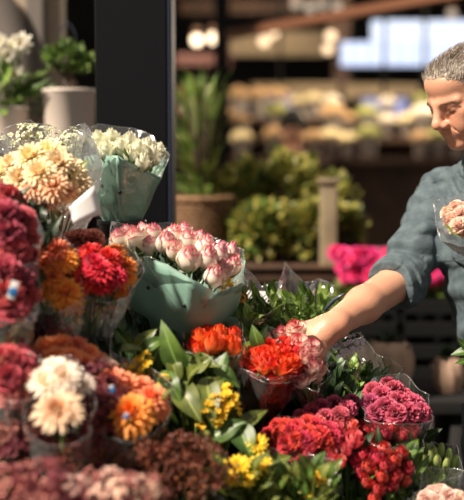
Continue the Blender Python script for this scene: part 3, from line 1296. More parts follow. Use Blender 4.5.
WICK = plain('wicker', srgb(148, 112, 78), .7, srgb(104, 74, 48), 60, bump=.6, bscale=90)
c = P(202, 258, 4.2); c.z = tz
t = thing('basket_planter', 'woven wicker basket planter with tall arching leaves behind dark pillar', 'planter', c)
m = MB()
for k in range(15):
    z = .005+k*.0155
    r = .078+.036*(k/14)
    n = 40
    o_ = [(r+.004*math.cos(PI*(i+k % 2)), 0) for i in range(n)]
    pts = [Vector(((r+.0045*(1 if (i+k) % 2 else -1))*math.cos(2*PI*i/n), (r+.0045*(1 if (i+k) % 2 else -1))*math.sin(2*PI*i/n), z)) for i in range(n+1)]
    m.tube(pts, .0085, 5, 0, False)
m.lathe([(.001, .004), (.08, .004), (.104, .22)], 30)
build('basket', m, WICK, t)
m = MB(); m.tube([(.118*math.cos(2*PI*i/30), .118*math.sin(2*PI*i/30), .235) for i in range(31)], .013, 7)
build('rim', m, WICK, t)
m = MB(); m.lathe([(.001, .21), (.105, .21)], 24); build('soil', m, SOIL, t)
m = MB(); rd = random.Random(12)
for i in range(230):
    a = rd.uniform(0, 2*PI); h = rd.uniform(.05, .54); r = rd.uniform(.02, .16)
    b0 = Vector((.04*math.cos(a), .04*math.sin(a), .2+h*.45)); tp = Vector((-.03+r*math.cos(a), r*.8*math.sin(a), .2+h))
    add_leaf(m, b0, tp, rd.uniform(.018, .042), normal=(math.cos(a)*-.5, math.sin(a)*-.5, 1), bend=.12, nv=6, seed=i, mi=i % 2)
for i in range(14):
    a = rd.uniform(0, 2*PI)
    m.tube([(.03*math.cos(a), .03*math.sin(a), .2), (.07*math.cos(a), .07*math.sin(a), .45), (.10*math.cos(a), .08*math.sin(a), .62)], [.006, .005, .002], 5, 2)
build('foliage', m, [LEAF_OLIVE, LEAF_BRIGHT, BARK], t)
LEAF_YEL = leaf_mat('leaf_yellow_green', srgb(120, 120, 44), srgb(178, 168, 86))  # yellow-green leaf colour, mixed at random through the shrub crowns
for i, (px, py, rr, Y, lab, sc) in enumerate([
        (244, 200, .145, 4.42, 'tall green shrub beside the wicker basket planter', (1, .8, 1.15)),
        (286, 190, .150, 4.44, 'tallest yellow-green shrub, in the middle of the back row', (1, .8, 1.1)),
        (322, 206, .125, 4.42, 'yellow-green shrub right behind the pale post', (1, .8, 1.1)),
        (262, 230, .120, 4.12, 'low green shrub in front at the left of the table', (1.05, .8, .95)),
        (306, 230, .112, 4.12, 'low yellow-green shrub in front, just left of the pale post', (1.05, .8, .95)),
        (342, 230, .070, 4.16, 'small loose yellow-green shrub right of the pale post', (1, .8, 1.2))]):
    cc = P(px, py, Y)
    c = Vector((cc.x, cc.y, tz))
    t = thing('shrub', lab, 'shrub', c)
    build('pot', pot_mesh(.055, .068, .09, BLACK), BLACK, t)
    m = MB()
    for k in range(7):
        a = k*2.4+i
        m.tube([(0, 0, .05), (.05*math.cos(a), .04*math.sin(a), (cc.z-tz)*.7), (.11*math.cos(a), .08*math.sin(a), cc.z-tz+.05)], [.006, .004, .002], 5)
    build('stem', m, BARK, t)
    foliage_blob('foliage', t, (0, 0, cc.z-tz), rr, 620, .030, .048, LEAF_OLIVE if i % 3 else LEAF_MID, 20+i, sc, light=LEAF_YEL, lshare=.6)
c = P(328, 268, 4.02); c.z = 0
m = MB(); m.box((0, 0, P(0, 178, 4.02).z/2), (.062, .062, P(0, 178, 4.02).z), 0, .006)
m.box((0, 0, P(0, 178, 4.02).z-.01), (.078, .078, .02), 0, .004)
o = build('wooden_post', m, plain('pale_timber', srgb(140, 124, 98), .7, srgb(118, 104, 80), 10), loc=c); tag(o, 'pale square timber post rising among the shrubs', 'post')

# ---- magenta flowers on black crates behind the man
MAG = petal_mat('magenta_petal', srgb(214, 30, 110), srgb(236, 52, 132), .4, .5)
LAV = petal_mat('pale_pink_petal', srgb(205, 140, 150), srgb(225, 170, 176), .4, .5)
magf = mum_mesh('magenta_bloom', MAG, None, 4, 3, 8, 0, .15, .05, 60)
cz = P(0, 302, 3.75).z
m = MB()
for i in range(2):
    x0 = P(338+i*68, 0, 3.75).x; x1 = P(338+(i+1)*68-3, 0, 3.75).x
    m = MB(); w = x1-x0; h = .30
    m.box((0, 0, .006), (w, .32, .012), 0)
    for s in (-1, 1):
        m.box((s*(w/2-.006), 0, h/2), (.012, .32, h), 0, .003)
        for k in range(4):
            m.box((0, s*.154, .05+k*.078), (w, .012, .05), 0, .003)
    o = build('crate', m, CRATE, smooth=False, loc=((x0+x1)/2, 3.9, cz-.30))
    tag(o, ['black slatted crate of magenta plants beside the shrub table', 'black slatted crate of magenta plants just behind the rolled cuff'][i], 'crate')
m = MB()
xa = P(330, 0, 3.75).x; xb = P(480, 0, 3.75).x
m.box(((xa+xb)/2, 3.9, cz-.33), (xb-xa, .42, .05), 0, .004)
for x in (xa+.03, xb-.03):
    for y in (3.73, 4.07):
        m.box((x, y, (cz-.35)/2), (.04, .04, cz-.355), 0)
o = build('stand', m, DARKW); tag(o, 'dark low stand under the crates of magenta plants', 'stand')
rd = random.Random(15)
for i in range(7):
    px = 345+i*19.5
    c = P(px, 300, 3.86)
    c.z = cz-.288
    t = thing('magenta_plant', ['leftmost', 'second from left', 'third from left', 'middle', 'fifth from left', 'sixth from left', 'rightmost'][i]+' of the seven magenta pot plants in crates behind the man', 'potted plant', c, 'magenta plants in the crates')
    build('pot', pot_mesh(.028, .036, .24, BLACK), BLACK, t)
    foliage_blob('foliage', t, (0, 0, .31), .048, 60, .022, .035, LEAF_OLIVE, 30+i, (1, .9, .7), light=LEAF_BRIGHT)
    for k in range(16):
        q = P(px+rd.uniform(-11, 11), rd.uniform(251, 283), 3.86+rd.uniform(-.07, .05))
        ob('bloom', magf, t, q-c, aim((rd.uniform(-.5, .5), -.8, rd.uniform(.0, 1.2))), .058*rd.uniform(.8, 1.15))
# pale wrapped pots lower down, behind the flower buckets
TAN = plain('tan_paper', srgb(206, 172, 148), .8, srgb(166, 134, 112), 9, bump=.3, bscale=25)
bz = P(0, 392, 3.3).z
m = MB(); xa, xb = P(322, 0, 3.3).x, P(470, 0, 3.3).x
m.box(((xa+xb)/2, 3.34, bz-.02), (xb-xa, .34, .04), 0, .004)
for x in (xa+.03, xb-.03):
    m.box((x, 3.34, (bz-.04)/2), (.05, .30, bz-.045), 0)
o = build('low_shelf', m, DARKW); tag(o, 'dark low shelf carrying the tan paper wrapped pots', 'shelf')
for i, (px, py, r, lab) in enumerate([(352, 352, .052, 'tan paper wrapped pot, leftmost of the three on the low shelf'), (388, 350, .064, 'largest tan paper wrapped pot, in the middle of the low shelf'), (449, 362, .040, 'dull tan paper wrapped pot beside the grey jeans')]):
    c = P(px, py, 3.3); h = c.z-bz
    t = thing('wrapped_pot', lab, 'wrapped pot', (c.x, c.y, bz+.001))
    m = MB()

    def fn(u, v, r=r, h=h):
        a = u*PI
        rr = r*(.66+.55*math.sin(PI*(.10+.72*v)))*(1+.05*math.sin(9*a+5*v))*(1 if v < .97 else .82)
        return (rr*math.cos(a), rr*math.sin(a), v*(h+r*.45))
    m.patch(fn, 40, 10)
    m.lathe([(.001, .004), (r*.6, .004)], 16)
    build('paper', m, TAN, t)
    foliage_blob('foliage', t, (0, 0, h+r*.35), r*.75, 40, .02, .03, LEAF_DARK, 50+i, (1, 1, .6))

ORD = ['first', 'second', 'third', 'fourth', 'fifth', 'sixth', 'seventh', 'eighth', 'ninth', 'tenth', 'eleventh', 'twelfth', 'thirteenth', 'fourteenth', 'fifteenth', 'sixteenth']
# ---- the far hall: posts, beams, stalls, sign, screens, lamps
for i, (px, Y, w) in enumerate([(342, 9.9, .14), (222, 7.5, .10)]):
    struct('trim_%d' % (4+i), bx((P(px, 0, Y).x, Y, 1.7), (w, w, 3.4)), BROWNW if i == 0 else DARKW)
# orange timber beam at the top
a, b = P(286, 25, 6.6), P(402, 4, 5.8)
m = MB(); m.tube([a-(b-a)*.6, a, b, b+(b-a)*.5], .035, 4)
struct('trim_6', m, plain('orange_timber', srgb(104, 62, 36), .7))
a, b = P(176, 60, 8), P(232, 62, 8)
m = MB(); m.box(((a.x+b.x)/2, 8, a.z), (b.x-a.x, .1, .09)); struct('trim_7', m, plain('red_brown_timber', srgb(70, 36, 30), .7))
for i, (x0, x1, y0, y1, Y) in enumerate([(228, 326, 32, 56, 10.5), (252, 337, 83, 97, 9.5), (345, 418, 84, 99, 9.5), (180, 300, 0, 14, 10.8)]):
    a = P(x0, y0, Y); b = P(x1, y1, Y)
    struct('trim_%d' % (8+i), bx(((a.x+b.x)/2, Y, (a.z+b.z)/2), (b.x-a.x, .06, a.z-b.z)), CREAM if i < 3 else BROWNW)

# light box sign: two lit boards
GW = glow('sign_white', (.74, .82, 1, 1), 1.35)
GB = glow('sign_blue_white', (.60, .70, 1, 1), 1.25)
a = P(372, 21, 9.6); b = P(520, 47, 9.6)
t = thing('lit_sign', 'large blue-white illuminated sign hanging at the back of the hall', 'sign', ((a.x+b.x)/2, 9.6, b.z))
m = MB(); m.box((0, 0, (a.z-b.z)/2), (b.x-a.x, .12, a.z-b.z), 0, .01); build('light_box', m, GW, t, False)
a2 = P(338, 39, 9.5); b2 = P(470, 69, 9.5)
o2 = Vector(t.location)
m = MB(); m.box(((a2.x+b2.x)/2-o2.x, -.10, (a2.z+b2.z)/2-o2.z), (b2.x-a2.x-.05, .06, (a2.z-b2.z)*.8), 0, .01); build('lower_board', m, GB, t, False)
m = MB()
for k in range(9):
    x = a2.x+.07+k*.128
    m.tube([(x-o2.x, -.16, a2.z-o2.z-.04), (x-o2.x, -.16, b2.z-o2.z+.05)], .034, 8)
build('glowing_tube', m, GW, t)
m = MB()
for s in (-.4, .4):
    m.tube([(s, 0, a.z-o2.z-.01), (s, 0, 3.4-o2.z)], .012, 6)
build('hanger', m, DARKW, t)


def screen(x0, x1, y0, y1, Y, col, st, lab):
    a = P(x0, y0, Y); b = P(x1, y1, Y)
    t = thing('screen', lab, 'screen', ((a.x+b.x)/2, Y, b.z))
    w, h = b.x-a.x, a.z-b.z
    m = MB(); m.box((0, .03, h/2), (w+.03, .05, h+.03), 0, .005); build('frame', m, DARKW, t, False)
    m = MB(); m.box((0, 0, h/2), (w, .01, h), 0); build('display', m, glow('display_'+lab.split()[1], col, st), t, False)
    m = MB(); m.tube([(0, .05, h), (0, .05, 3.4-b.z)], .014, 6); build('hanger', m, DARKW, t)


screen(268, 292, 95, 117, 9.2, (.30, .36, .85, 1), 1.0, 'square blue lit screen over the far stalls')
screen(362, 407, 98, 119, 9.2, (.33, .35, .62, 1), 1.0, 'wide lilac-blue lit screen over the far stalls')
screen(416, 434, 96, 109, 9.2, (.45, .52, .62, 1), .9, 'small pale-blue lit screen just left of the forehead')
screen(415, 434, 111, 122, 9.1, (.05, .40, .10, 1), .7, 'small green lit screen just left of the forehead')

BULB = glow('bulb_warm', (1, .74, .48, 1), 4.5)
BULBD = glow('bulb_dim', (1, .70, .42, 1), 2.2)
lamps = sorted([(197, 40, 8.2, 1), (213.5, 38, 8.2, 1), (264, 41, 8.8, 0), (273, 33, 9.3, 0), (331, 36, 8.8, 0), (328, 49, 9.3, 0), (310, 8, 9.5, 2), (322, 5, 9.8, 2), (337, 6, 9.4, 2), (296, 4, 9.9, 2), (452, 14, 9.4, 2), (350, 14, 9.8, 2)])
BULBF = glow('bulb_faint', (1, .8, .6, 1), .6)
for i, (px, py, Y, k) in enumerate(lamps):
    c = P(px, py, Y)
    t = thing('pendant_lamp', 'warm round pendant lamp, '+ORD[i]+' from left in the far hall', 'lamp', c, 'pendant lamps of the far hall')
    m = MB(); m.sphere((0, 0, 0), .042, 14, 10); build('bulb', m, (BULBD, BULB, BULBF)[k], t)
    m = MB(); m.lathe([(.012, .10), (.03, .085), (.045, .04), (.040, .035)], 14); build('cap', m, BROWNW, t)
    m = MB(); m.tube([(0, 0, .09), (0, 0, 3.4-c.z)], .004, 4); build('cord', m, DARKW, t)
for i, (x, y, z, e) in enumerate([(-.3, 7.6, 2.5, 45), (1.0, 8.0, 2.4, 55), (2.0, 8.2, 2.3, 45), (.4, 9.6, 2.9, 30)]):
    ld_ = bpy.data.lights.new('hall_lamp', 'POINT'); ld_.energy = e*1.25; ld_.color = (1, .82, .6); ld_.shadow_soft_size = .12
    lo_ = bpy.data.objects.new('hall_lamp', ld_); COL.objects.link(lo_); lo_.location = (x, y, z)

# stalls: long counters with rows of pale bunches
BUN = [plain('pale_bunch_cream', srgb(226, 208, 160), .7), plain('pale_bunch_tan', srgb(196, 160, 116), .7), plain('pale_bunch_green', srgb(150, 150, 84), .7), plain('pale_bunch_white', srgb(240, 228, 206), .7)]
pm = []
for k, mt in enumerate(BUN):
    r_ = random.Random(k)
    m = MB()
    for i in range(26):
        a = i*2.4; rr = .062*math.sqrt(i/26)
        m.sphere((rr*math.cos(a), rr*math.sin(a), .125+.03*(1-(rr/.062)**2)+r_.uniform(-.01, .01)), .019, 6, 4)
    bloom = m.mesh('bunch', mt)
    pm.append(bloom)
potm = pot_mesh(.038, .052, .10, POTG).mesh('pot', POTG)
rd = random.Random(33)
for ti, (py, Y) in enumerate([(118, 9.0), (137, 8.6), (158, 8.2)]):
    z = P(0, py, Y).z-.0
    m = MB(); xa, xb = P(176, 0, Y).x, P(470, 0, Y).x
    m.box(((xa+xb)/2, Y, z-.02), (xb-xa, .28, .04)); m.box(((xa+xb)/2, Y+.12, (z-.04)/2), (xb-xa, .03, z-.045))
    o = build('stall_shelf', m, BROWNW, smooth=False)
    tag(o, ['highest brown shelf of the far flower stall', 'middle brown shelf of the far flower stall', 'lowest brown shelf of the far flower stall'][ti], 'shelf')
    n = 16; cnt_ = 0
    for i in range(n):
        if rd.random() < .14: continue
        x = xa+.07+(xb-xa-.14)*i/(n-1)+rd.uniform(-.015, .015)
        k = rd.choice([0, 0, 1, 2, 3, 1])
        t = thing('potted_bunch', ['cream', 'tan', 'pale green', 'white'][k]+' potted bunch, '+ORD[cnt_]+' from left on the '+['highest', 'middle', 'lowest'][ti]+' far stall shelf', 'potted flowers', (x, Y-.03+rd.uniform(-.03, .03), z), 'pale potted bunches on the far stall')
        cnt_ += 1
        s = rd.uniform(1.0, 1.5)
        ob('pot', potm, t, scale=s); ob('bunch', pm[k], t, scale=s)

# a passer-by in the hall
CB2 = np.array(P(292, 165, 7.9)); CB2[2] = 0
Z2 = P(0, 128, 7.9).z/1.60


def by_f(p):
    q = (p-CB2)/Z2
    d = sd_ell(q, (0, 0, 1.60), (.075, .09, .115))
    d = smin(d, sd_cone(q, (0, 0, 1.36), (0, 0, 1.52), .055, .05), .03)
    d = smin(d, sd_ell(q, (0, 0, 1.18), (.19, .12, .26)), .04)
    d = smin(d, sd_ell(q, (0, 0, .92), (.17, .12, .16)), .05)
    for s in (-1, 1):
        d = smin(d, sd_cone(q, (s*.18, 0, 1.36), (s*.235, .01, 1.08), .052, .042), .03)
        d = smin(d, sd_cone(q, (s*.235, .01, 1.08), (s*.20, -.10, .86), .040, .03), .01)
        d = smin(d, sd_ell(q, (s*.195, -.13, .80), (.03, .04, .055)), .01)
        d = smin(d, sd_cone(q, (s*.09, 0, .86), (s*.10, 0, .48), .085, .058), .03)
        d = smin(d, sd_cone(q, (s*.10, 0, .48), (s*.10, .01, .08), .056, .04), .02)
        d = smin(d, sd_cone(q, (s*.10, .02, .035), (s*.11, -.15, .03), .04, .032), .02)
    return d*Z2


t = thing('person', 'blurred passer-by in dark clothes among the far market stalls', 'person', CB2)
V, F = surf(by_f, CB2+np.array([-.4, -.3, 0]), CB2+np.array([.4, .3, 1.8]), .016)
ob('body', np_mesh('body', [(V-CB2, F)], SKIN), t)
V, F = surf(lambda p: smax(smax(by_f(p)-.012, p[:, 2]-1.44*Z2, .01), .80*Z2-p[:, 2], .01), CB2+np.array([-.4, -.3, 0]), CB2+np.array([.4, .3, 1.8]), .016)
ob('jacket', np_mesh('jacket', [(V-CB2, F)], plain('dark_brown_cloth', srgb(52, 32, 26), .9)), t)
V, F = surf(lambda p: smax(smax(by_f(p)-.010, p[:, 2]-.93*Z2, .01), .07*Z2-p[:, 2], .01), CB2+np.array([-.4, -.3, 0]), CB2+np.array([.4, .3, 1.8]), .016)
ob('trousers', np_mesh('trousers', [(V-CB2, F)], DARKW), t)
m = MB(); m.sphere((0, .012, 1.63*Z2), .105*Z2, 16, 12, 0, (.9, 1, 1.05)); build('hair', m, DARKW, t)


# ================================================================ THE FLOWER DISPLAY
# the display steps down towards the camera, nearest bunches about 1.6 m away
def step_y(Y):
    return Y if Y >= 2.1 else 2.1-(2.1-Y)*.72


P_world = P


def P(px, py, Y):
    return P_world(px, py, step_y(Y))


# ---- petals
PINKW = petal_mat('pink_edged_white_petal', srgb(246, 232, 214), srgb(228, 104, 136), .93, .20, trans=.25)
CREAMG = petal_mat('greenish_white_petal', srgb(206, 214, 160), srgb(240, 238, 216), .45, .5, trans=.25)
ORANGE = petal_mat('orange_petal', srgb(240, 110, 40), srgb(232, 66, 34), .7, .5, trans=.25)
ORRED = petal_mat('orange_red_petal', srgb(250, 140, 60), srgb(238, 76, 44), .5, .5, trans=.25)
REDWH = petal_mat('red_flecked_white_petal', srgb(250, 232, 216), srgb(222, 66, 90), .86, .16, trans=.2)
RED = petal_mat('deep_red_petal', srgb(156, 12, 28), srgb(232, 66, 78), .86, .3, trans=.15)  # darker base and paler lip put the bloom's inner shade into the colour
REDM = petal_mat('bright_red_petal', srgb(182, 14, 26), srgb(222, 36, 46), .5, .5, trans=.2)
CORAL = petal_mat('coral_petal', srgb(214, 48, 56), srgb(246, 124, 118), .75, .4, trans=.25)
BURG = petal_mat('burgundy_pink_petal', srgb(148, 24, 62), srgb(206, 92, 124), .8, .35, trans=.2)
DPINK = petal_mat('dusty_crimson_petal', srgb(150, 36, 56), srgb(206, 92, 104), .7, .5, trans=.2)
PEACH = petal_mat('peach_petal', srgb(236, 160, 110), srgb(248, 208, 166), .6, .5, trans=.3)
CREAM_P = petal_mat('cream_yellow_petal', srgb(240, 206, 140), srgb(250, 232, 190), .5, .5, trans=.3)
CREAM_W = petal_mat('cream_white_petal', srgb(206, 136, 84), srgb(244, 214, 180), .6, .5, trans=.3)
TANGER = petal_mat('tangerine_petal', srgb(238, 120, 30), srgb(246, 164, 70), .6, .5, trans=.3)
ORCOR = petal_mat('orange_coral_petal', srgb(236, 104, 58), srgb(250, 164, 118), .6, .5, trans=.3)
YELLOW = petal_mat('yellow_petal', srgb(238, 182, 20), srgb(246, 208, 50), .5, .5, trans=.3)
SOFTPK = petal_mat('soft_peach_pink_petal', srgb(238, 186, 160), srgb(250, 218, 202), .5, .5, trans=.3)
RUST = petal_mat('rust_petal', srgb(84, 38, 26), srgb(196, 98, 58), .75, .4, trans=.2)
WINE = petal_mat('wine_petal', srgb(80, 18, 32), srgb(166, 56, 70), .7, .4, trans=.2)
DUSTY = petal_mat('dusty_rose_petal', srgb(120, 58, 56), srgb(232, 154, 138), .75, .3, trans=.25)
LILAC = petal_mat('lilac_white_petal', srgb(214, 200, 220), srgb(238, 232, 240), .5, .5, trans=.3)
GBUD = petal_mat('green_bud_petal', srgb(120, 146, 66), srgb(170, 186, 110), .5, .5, trans=.3)
STEMBR = plain('brown_stem', srgb(86, 58, 40), .7)
YCEN = plain('yellow_centre', srgb(206, 150, 40), .8)
BCEN = plain('brown_centre', srgb(120, 84, 50), .8)
GCEN = plain('green_centre', srgb(120, 130, 60), .8)
TAGB = plain('blue_print', srgb(30, 110, 170), .5)


def roses(nm, mat, op, n=3, pet=13):
    return [rose_mesh(nm, mat, op, pet, 11*i+3) for i in range(n)]


F_ROSE_PINKW = roses('pink_white_rose', PINKW, .10, 3)+roses('pink_white_rose', PINKW, .30, 2)
F_ROSE_CREAM = roses('cream_rose', CREAMG, .45, 3, 15)
F_ROSE_ORANGE = roses('orange_rose', ORANGE, .30)
F_ROSE_ORRED = roses('orange_red_rose', ORRED, .6)
F_ROSE_REDWH = roses('flecked_rose', REDWH, .42)
F_ROSE_RED = roses('red_rose', RED, .34)
F_ROSE_REDBUD = roses('tight_red_rose', RED, .2, 3, 11)
F_ROSE_CORAL = roses('coral_rose', CORAL, .42)
F_CARN_BURG = [carnation_mesh('burgundy_carnation', BURG, i) for i in range(3)]
F_CARN_DPINK = [carnation_mesh('crimson_carnation', DPINK, i) for i in range(2)]
F_CARN_RED = [carnation_mesh('red_carnation', RED, i) for i in range(2)]
F_CARN_PEACH = [carnation_mesh('peach_carnation', SOFTPK, i) for i in range(2)]
F_CARN_DUSTY = [carnation_mesh('dusty_carnation', DUSTY, i) for i in range(2)]
F_DAISY_CREAM = [mum_mesh('cream_mum', CREAM_P, YCEN, i, 6, 17, -8, .060, .08) for i in range(2)]
F_DAISY_PEACH = [mum_mesh('peach_mum', PEACH, YCEN, i, 6, 17, -8, .060, .08) for i in range(2)]
F_MUM_RED = [mum_mesh('red_mum', REDM, None, i, 7, 15, -14, .085) for i in range(3)]
F_MUM_TANG = [mum_mesh('tangerine_mum', TANGER, None, i, 7, 17, -20, .07) for i in range(3)]
F_MUM_ORCOR = [mum_mesh('coral_mum', ORCOR, None, i, 7, 16, -20, .07) for i in range(2)]
F_GERB = [mum_mesh('cream_gerbera', CREAM_W, BCEN, i, 4, 24, 2, .050, .15, 48) for i in range(2)]
F_GERB_W = [mum_mesh('white_gerbera', petal_mat('ivory_petal', srgb(240, 216, 186), srgb(252, 238, 222), .5, .5), None, i, 5, 18, 5, .055, .05, 70) for i in range(2)]
F_YEL = [mum_mesh('yellow_flower', YELLOW, GCEN, i, 3, 13, 8, .075, .10, 50) for i in range(2)]
F_SPR_WINE = [spray_mesh('wine_spray', [WINE, STEMBR], 30, .5, .75, .085, i) for i in range(2)]
F_SPR_RUST = [spray_mesh('rust_spray', [RUST, STEMBR, TANGER], 24, .55, .7, .12, i, 4, True) for i in range(2)]
F_SPR_DUSTY = [spray_mesh('dusty_spray', [DUSTY, STEMBR], 17, .52, .7, .14, i) for i in range(2)]
F_SPR_PALE = [spray_mesh('pale_pink_spray', [SOFTPK, STEMBR], 12, .5, .72, .11, i+7) for i in range(2)]
F_SPR_YEL = [spray_mesh('yellow_spray', [YELLOW, G_STEM], 22, .28, .95, .085, i) for i in range(2)]
F_SPR_CRM = [spray_mesh('cream_spray', [CREAMG, G_STEM], 7, .45, .7, .12, i) for i in range(2)]
F_SPR_LIL = [spray_mesh('lilac_spray', [LILAC, G_STEM], 16, .5, .8, .10, i) for i in range(2)]
F_BUD = []
for i in range(2):
    m = MB()
    for k in range(3):
        a0 = k*2*PI/3+i
        m.patch(lambda u, v, a0=a0: ((.03+.17*math.sin(PI*(.06+.86*v)))*math.cos(a0+u*1.15), (.03+.17*math.sin(PI*(.06+.86*v)))*math.sin(a0+u*1.15), v*1.0), 5, 8)
    F_BUD.append(m.mesh('green_bud', [GBUD]))


def tie_of(heads, lean, L):
    c = Vector((0, 0, 0))
    for h in heads: c += h
    c /= len(heads)
    return c-Vector(lean).normalized()*L


def loft_wrap(name, rim, tie, mat, parent, r0=.016, bulge=.10, crumple=.006, nv=8, sub=4, closed=True, seed=0, thick=0.0006, holes=()):
    """a sheet gathered at the tie and opening to the rim points"""
    rim = [Vector(p) for p in rim]
    n = len(rim)
    rr = []
    m_ = n if closed else n-1
    for i in range(m_):
        for k in range(sub):
            rr.append(rim[i].lerp(rim[(i+1) % n], k/sub))
    if closed: rr.append(rim[0])
    else: rr.append(rim[-1])
    N = len(rr)-1
    c = Vector((0, 0, 0))
    for p in rim: c += p
    c /= n
    tie = Vector(tie)
    ax = (c-tie).normalized()
    m = MB()

    def fn(u, v):
        x = (u*.5+.5)*N; i = min(int(x), N-1); t = x-i
        p = rr[i].lerp(rr[i+1], t)
        o = (p-c); o -= ax*o.dot(ax)
        on = o.normalized() if o.length > 1e-6 else ax.orthogonal()
        b = tie+on*r0
        q = b.lerp(p, v)+on*(bulge*o.length*math.sin(PI*v*.9))
        nz = noise.noise_vector(q*26+Vector((seed*3.1, 0, 0)))*crumple*(.3+v*.5)+noise.noise_vector(q*70+Vector((seed*1.7, 5, 0)))*crumple*.45*(1-.8*v)
        return q+nz
    m.patch(fn, N, nv)
    mats = [mat]
    if not thick:
        e_ = [fn(-1+2*i/(N*2), 1.0) for i in range(N*2+1)]
        m.tube(e_, .0005, 4, 1, False)  # bright edge line built as a thin tube along the rim
        for k in range(2, 9, 3):
            uu = -1+2*((k*37+seed*13) % 97)/97
            m.tube([fn(uu+.02*math.sin(j*1.3), .35+.65*j/9) for j in range(10)], [.0003+.0003*j/9 for j in range(10)], 4, 1, False)
        mats.append(FILM_GLINT)
    o = build(name, m, mats, parent)
    off = Vector(parent.location)
    for hx, hy in holes:
        best = None
        for a in range(200):
            for b_ in range(30):
                q = fn(-1+2*a/199, .1+.85*b_/29)
                w = off+q
                w2 = w-Vector((0, 0, CAMZ))
                ca, sa = math.cos(PITCH), math.sin(PITCH)
                dep = w2.y*ca-w2.z*sa; upc = w2.y*sa+w2.z*ca
                X = 232+FPX*w2.x/dep; Yp = 250-FPX*upc/dep
                sc_ = (X-hx)**2+(Yp-hy)**2+(w.y-2.0)*25
                if best is None or sc_ < best[0]: best = (sc_, q)
        hm = MB(); hm.sphere((0, 0, 0), .0042, 12, 8, 0, (1, .45, 1))
        h_ = build('punched_hole', hm, BLACK, o, loc=best[1]+Vector((0, -.001, 0)))
        h_['label'] = 'small round dark punched hole'
    if thick:
        s = o.modifiers.new('thick', 'SOLIDIFY'); s.thickness = thick
    return o


SCALE_K = {}


def bouquet(name, label, cat, heads, protos, size, part, off=None, lean=(0, 0, 1), L=.26, tie=None, face=.45, wrap=None, film=None,
            leaves=0, lf=(.022, .05), leafm=None, stem_r=.0022, seed=0, group=None, out=None, stemlen=None):
    """heads: (px, py, Y[, size factor[, proto list, part name, label]])"""
    rd = random.Random(seed+100)
    pts = [P(h[0], h[1], h[2]) for h in heads]
    T = Vector(tie) if tie is not None else tie_of(pts, lean, L)
    t = thing(name, label, cat, T, group)
    for k, (h, p) in enumerate(zip(heads, pts)):
        sz = size*(h[3] if len(h) > 3 else 1)*rd.uniform(.93, 1.07)*step_y(h[2])/h[2]
        pr = h[4] if len(h) > 4 else protos
        pn = h[5] if len(h) > 5 else part
        d = (p-T).normalized()
        of = off if off is not None else (.45 if 'rose' in pn or 'bud' in pn else .30 if 'carn' in pn or 'blossom' in pn else .10 if 'mum' in pn or 'gerb' in pn or 'flower' in pn else .45)
        q = (d*(1-face)+Vector(out or (0, -.8, .6)).normalized()*face+Vector((rd.uniform(-.14, .14), rd.uniform(-.14, .14), rd.uniform(-.1, .1)))).normalized()
        o = ob(pn, rd.choice(pr), t, p-T-q*sz*of, aim(q, rd.uniform(0, 6.28)), sz)
        if len(h) > 6: o['label'] = h[6]
        # its stem, a sub-part in the flower's own frame
        inv = o.rotation_quaternion.inverted()
        b = p-T-q*sz*of-q*sz*.10
        mid = b*.55-q*.02
        loc = [inv @ (x-(p-T-q*sz*of))/sz for x in (b, mid, Vector((rd.uniform(-.008, .008), rd.uniform(-.008, .008), 0)), Vector((rd.uniform(-.01, .01), rd.uniform(-.01, .01), -.05)))]
        m = MB(); m.tube(loc, stem_r/sz, 5)
        build('stem', m, G_STEM, o)
    if leaves:
        m = MB()
        for i in range(leaves):
            k = rd.randrange(len(pts))
            p = pts[k]-T
            a = rd.uniform(0, 2*PI)
            s = rd.uniform(.55, .9)
            b = p*s+Vector((rd.uniform(-.012, .012), rd.uniform(-.012, .012), 0))
            dv = (p.normalized()*.9+Vector((math.cos(a), math.sin(a)*.8-.15, .15))).normalized()
            add_leaf(m, b, b+dv*lf[1]*rd.uniform(.7, 1.3), lf[0]*rd.uniform(.7, 1.2), normal=(rd.uniform(-.4, .4), -.7, .8), bend=rd.uniform(-.12, .2), nv=5, seed=i)
        build('foliage', m, leafm or LEAF_MID, t)
    if wrap:
        for w in (wrap if isinstance(wrap, list) else [wrap]):
            w = dict(w); rim = [P(*r)-T for r in w.pop('rim')]
            loft_wrap(w.pop('name', 'paper_wrap'), rim, (0, 0, 0), w.pop('mat', PAPER_GREEN), t, **w)
    if film:
        for w in (film if isinstance(film, list) else [film]):
            w = dict(w); rim = [P(*r)-T for r in w.pop('rim')]
            loft_wrap('cellophane', rim, (0, 0, -.01), w.pop('mat', FILM), t, thick=0, crumple=w.pop('crumple', .011), sub=w.pop('sub', 6), nv=12, bulge=w.pop('bulge', .14), **w)
    return t


def ell(cx, cy, Y, rx, ry, n, seed, dY=.06, minf=.8, s=(1, 1)):
    """n spread pixels in an ellipse, the middle nearer"""
    rd = random.Random(seed); out = []
    md = minf*math.sqrt(PI*rx*ry/n)
    tries = 0
    while len(out) < n and tries < 6000:
        tries += 1
        a = rd.uniform(0, 2*PI); r = math.sqrt(rd.random())
        x, y = cx+rx*r*math.cos(a), cy+ry*r*math.sin(a)
        if all((x-q[0])**2+(y-q[1])**2 > md*md for q in out):
            out.append((x, y, Y-dY*(1-r*r)+dY*.5*(-(y-cy)/max(ry, 1)), rd.uniform(*s)))
        elif tries % 300 == 0:
            md *= .93
    return out


def ringrim(cx, cy, Y, rx, ry, dY, n=9, spike=.16, seed=0, up=0):
    rd = random.Random(seed); out = []
    for i in range(n):
        a = 2*PI*i/n
        s = 1+(spike if i % 2 else -spike*.4)*rd.uniform(.6, 1.3)
        out.append((cx+rx*math.cos(a)*s, cy-up*(.5+.5*math.sin(a))-ry*math.sin(a)*s, Y+dY*math.sin(a)))
    return out


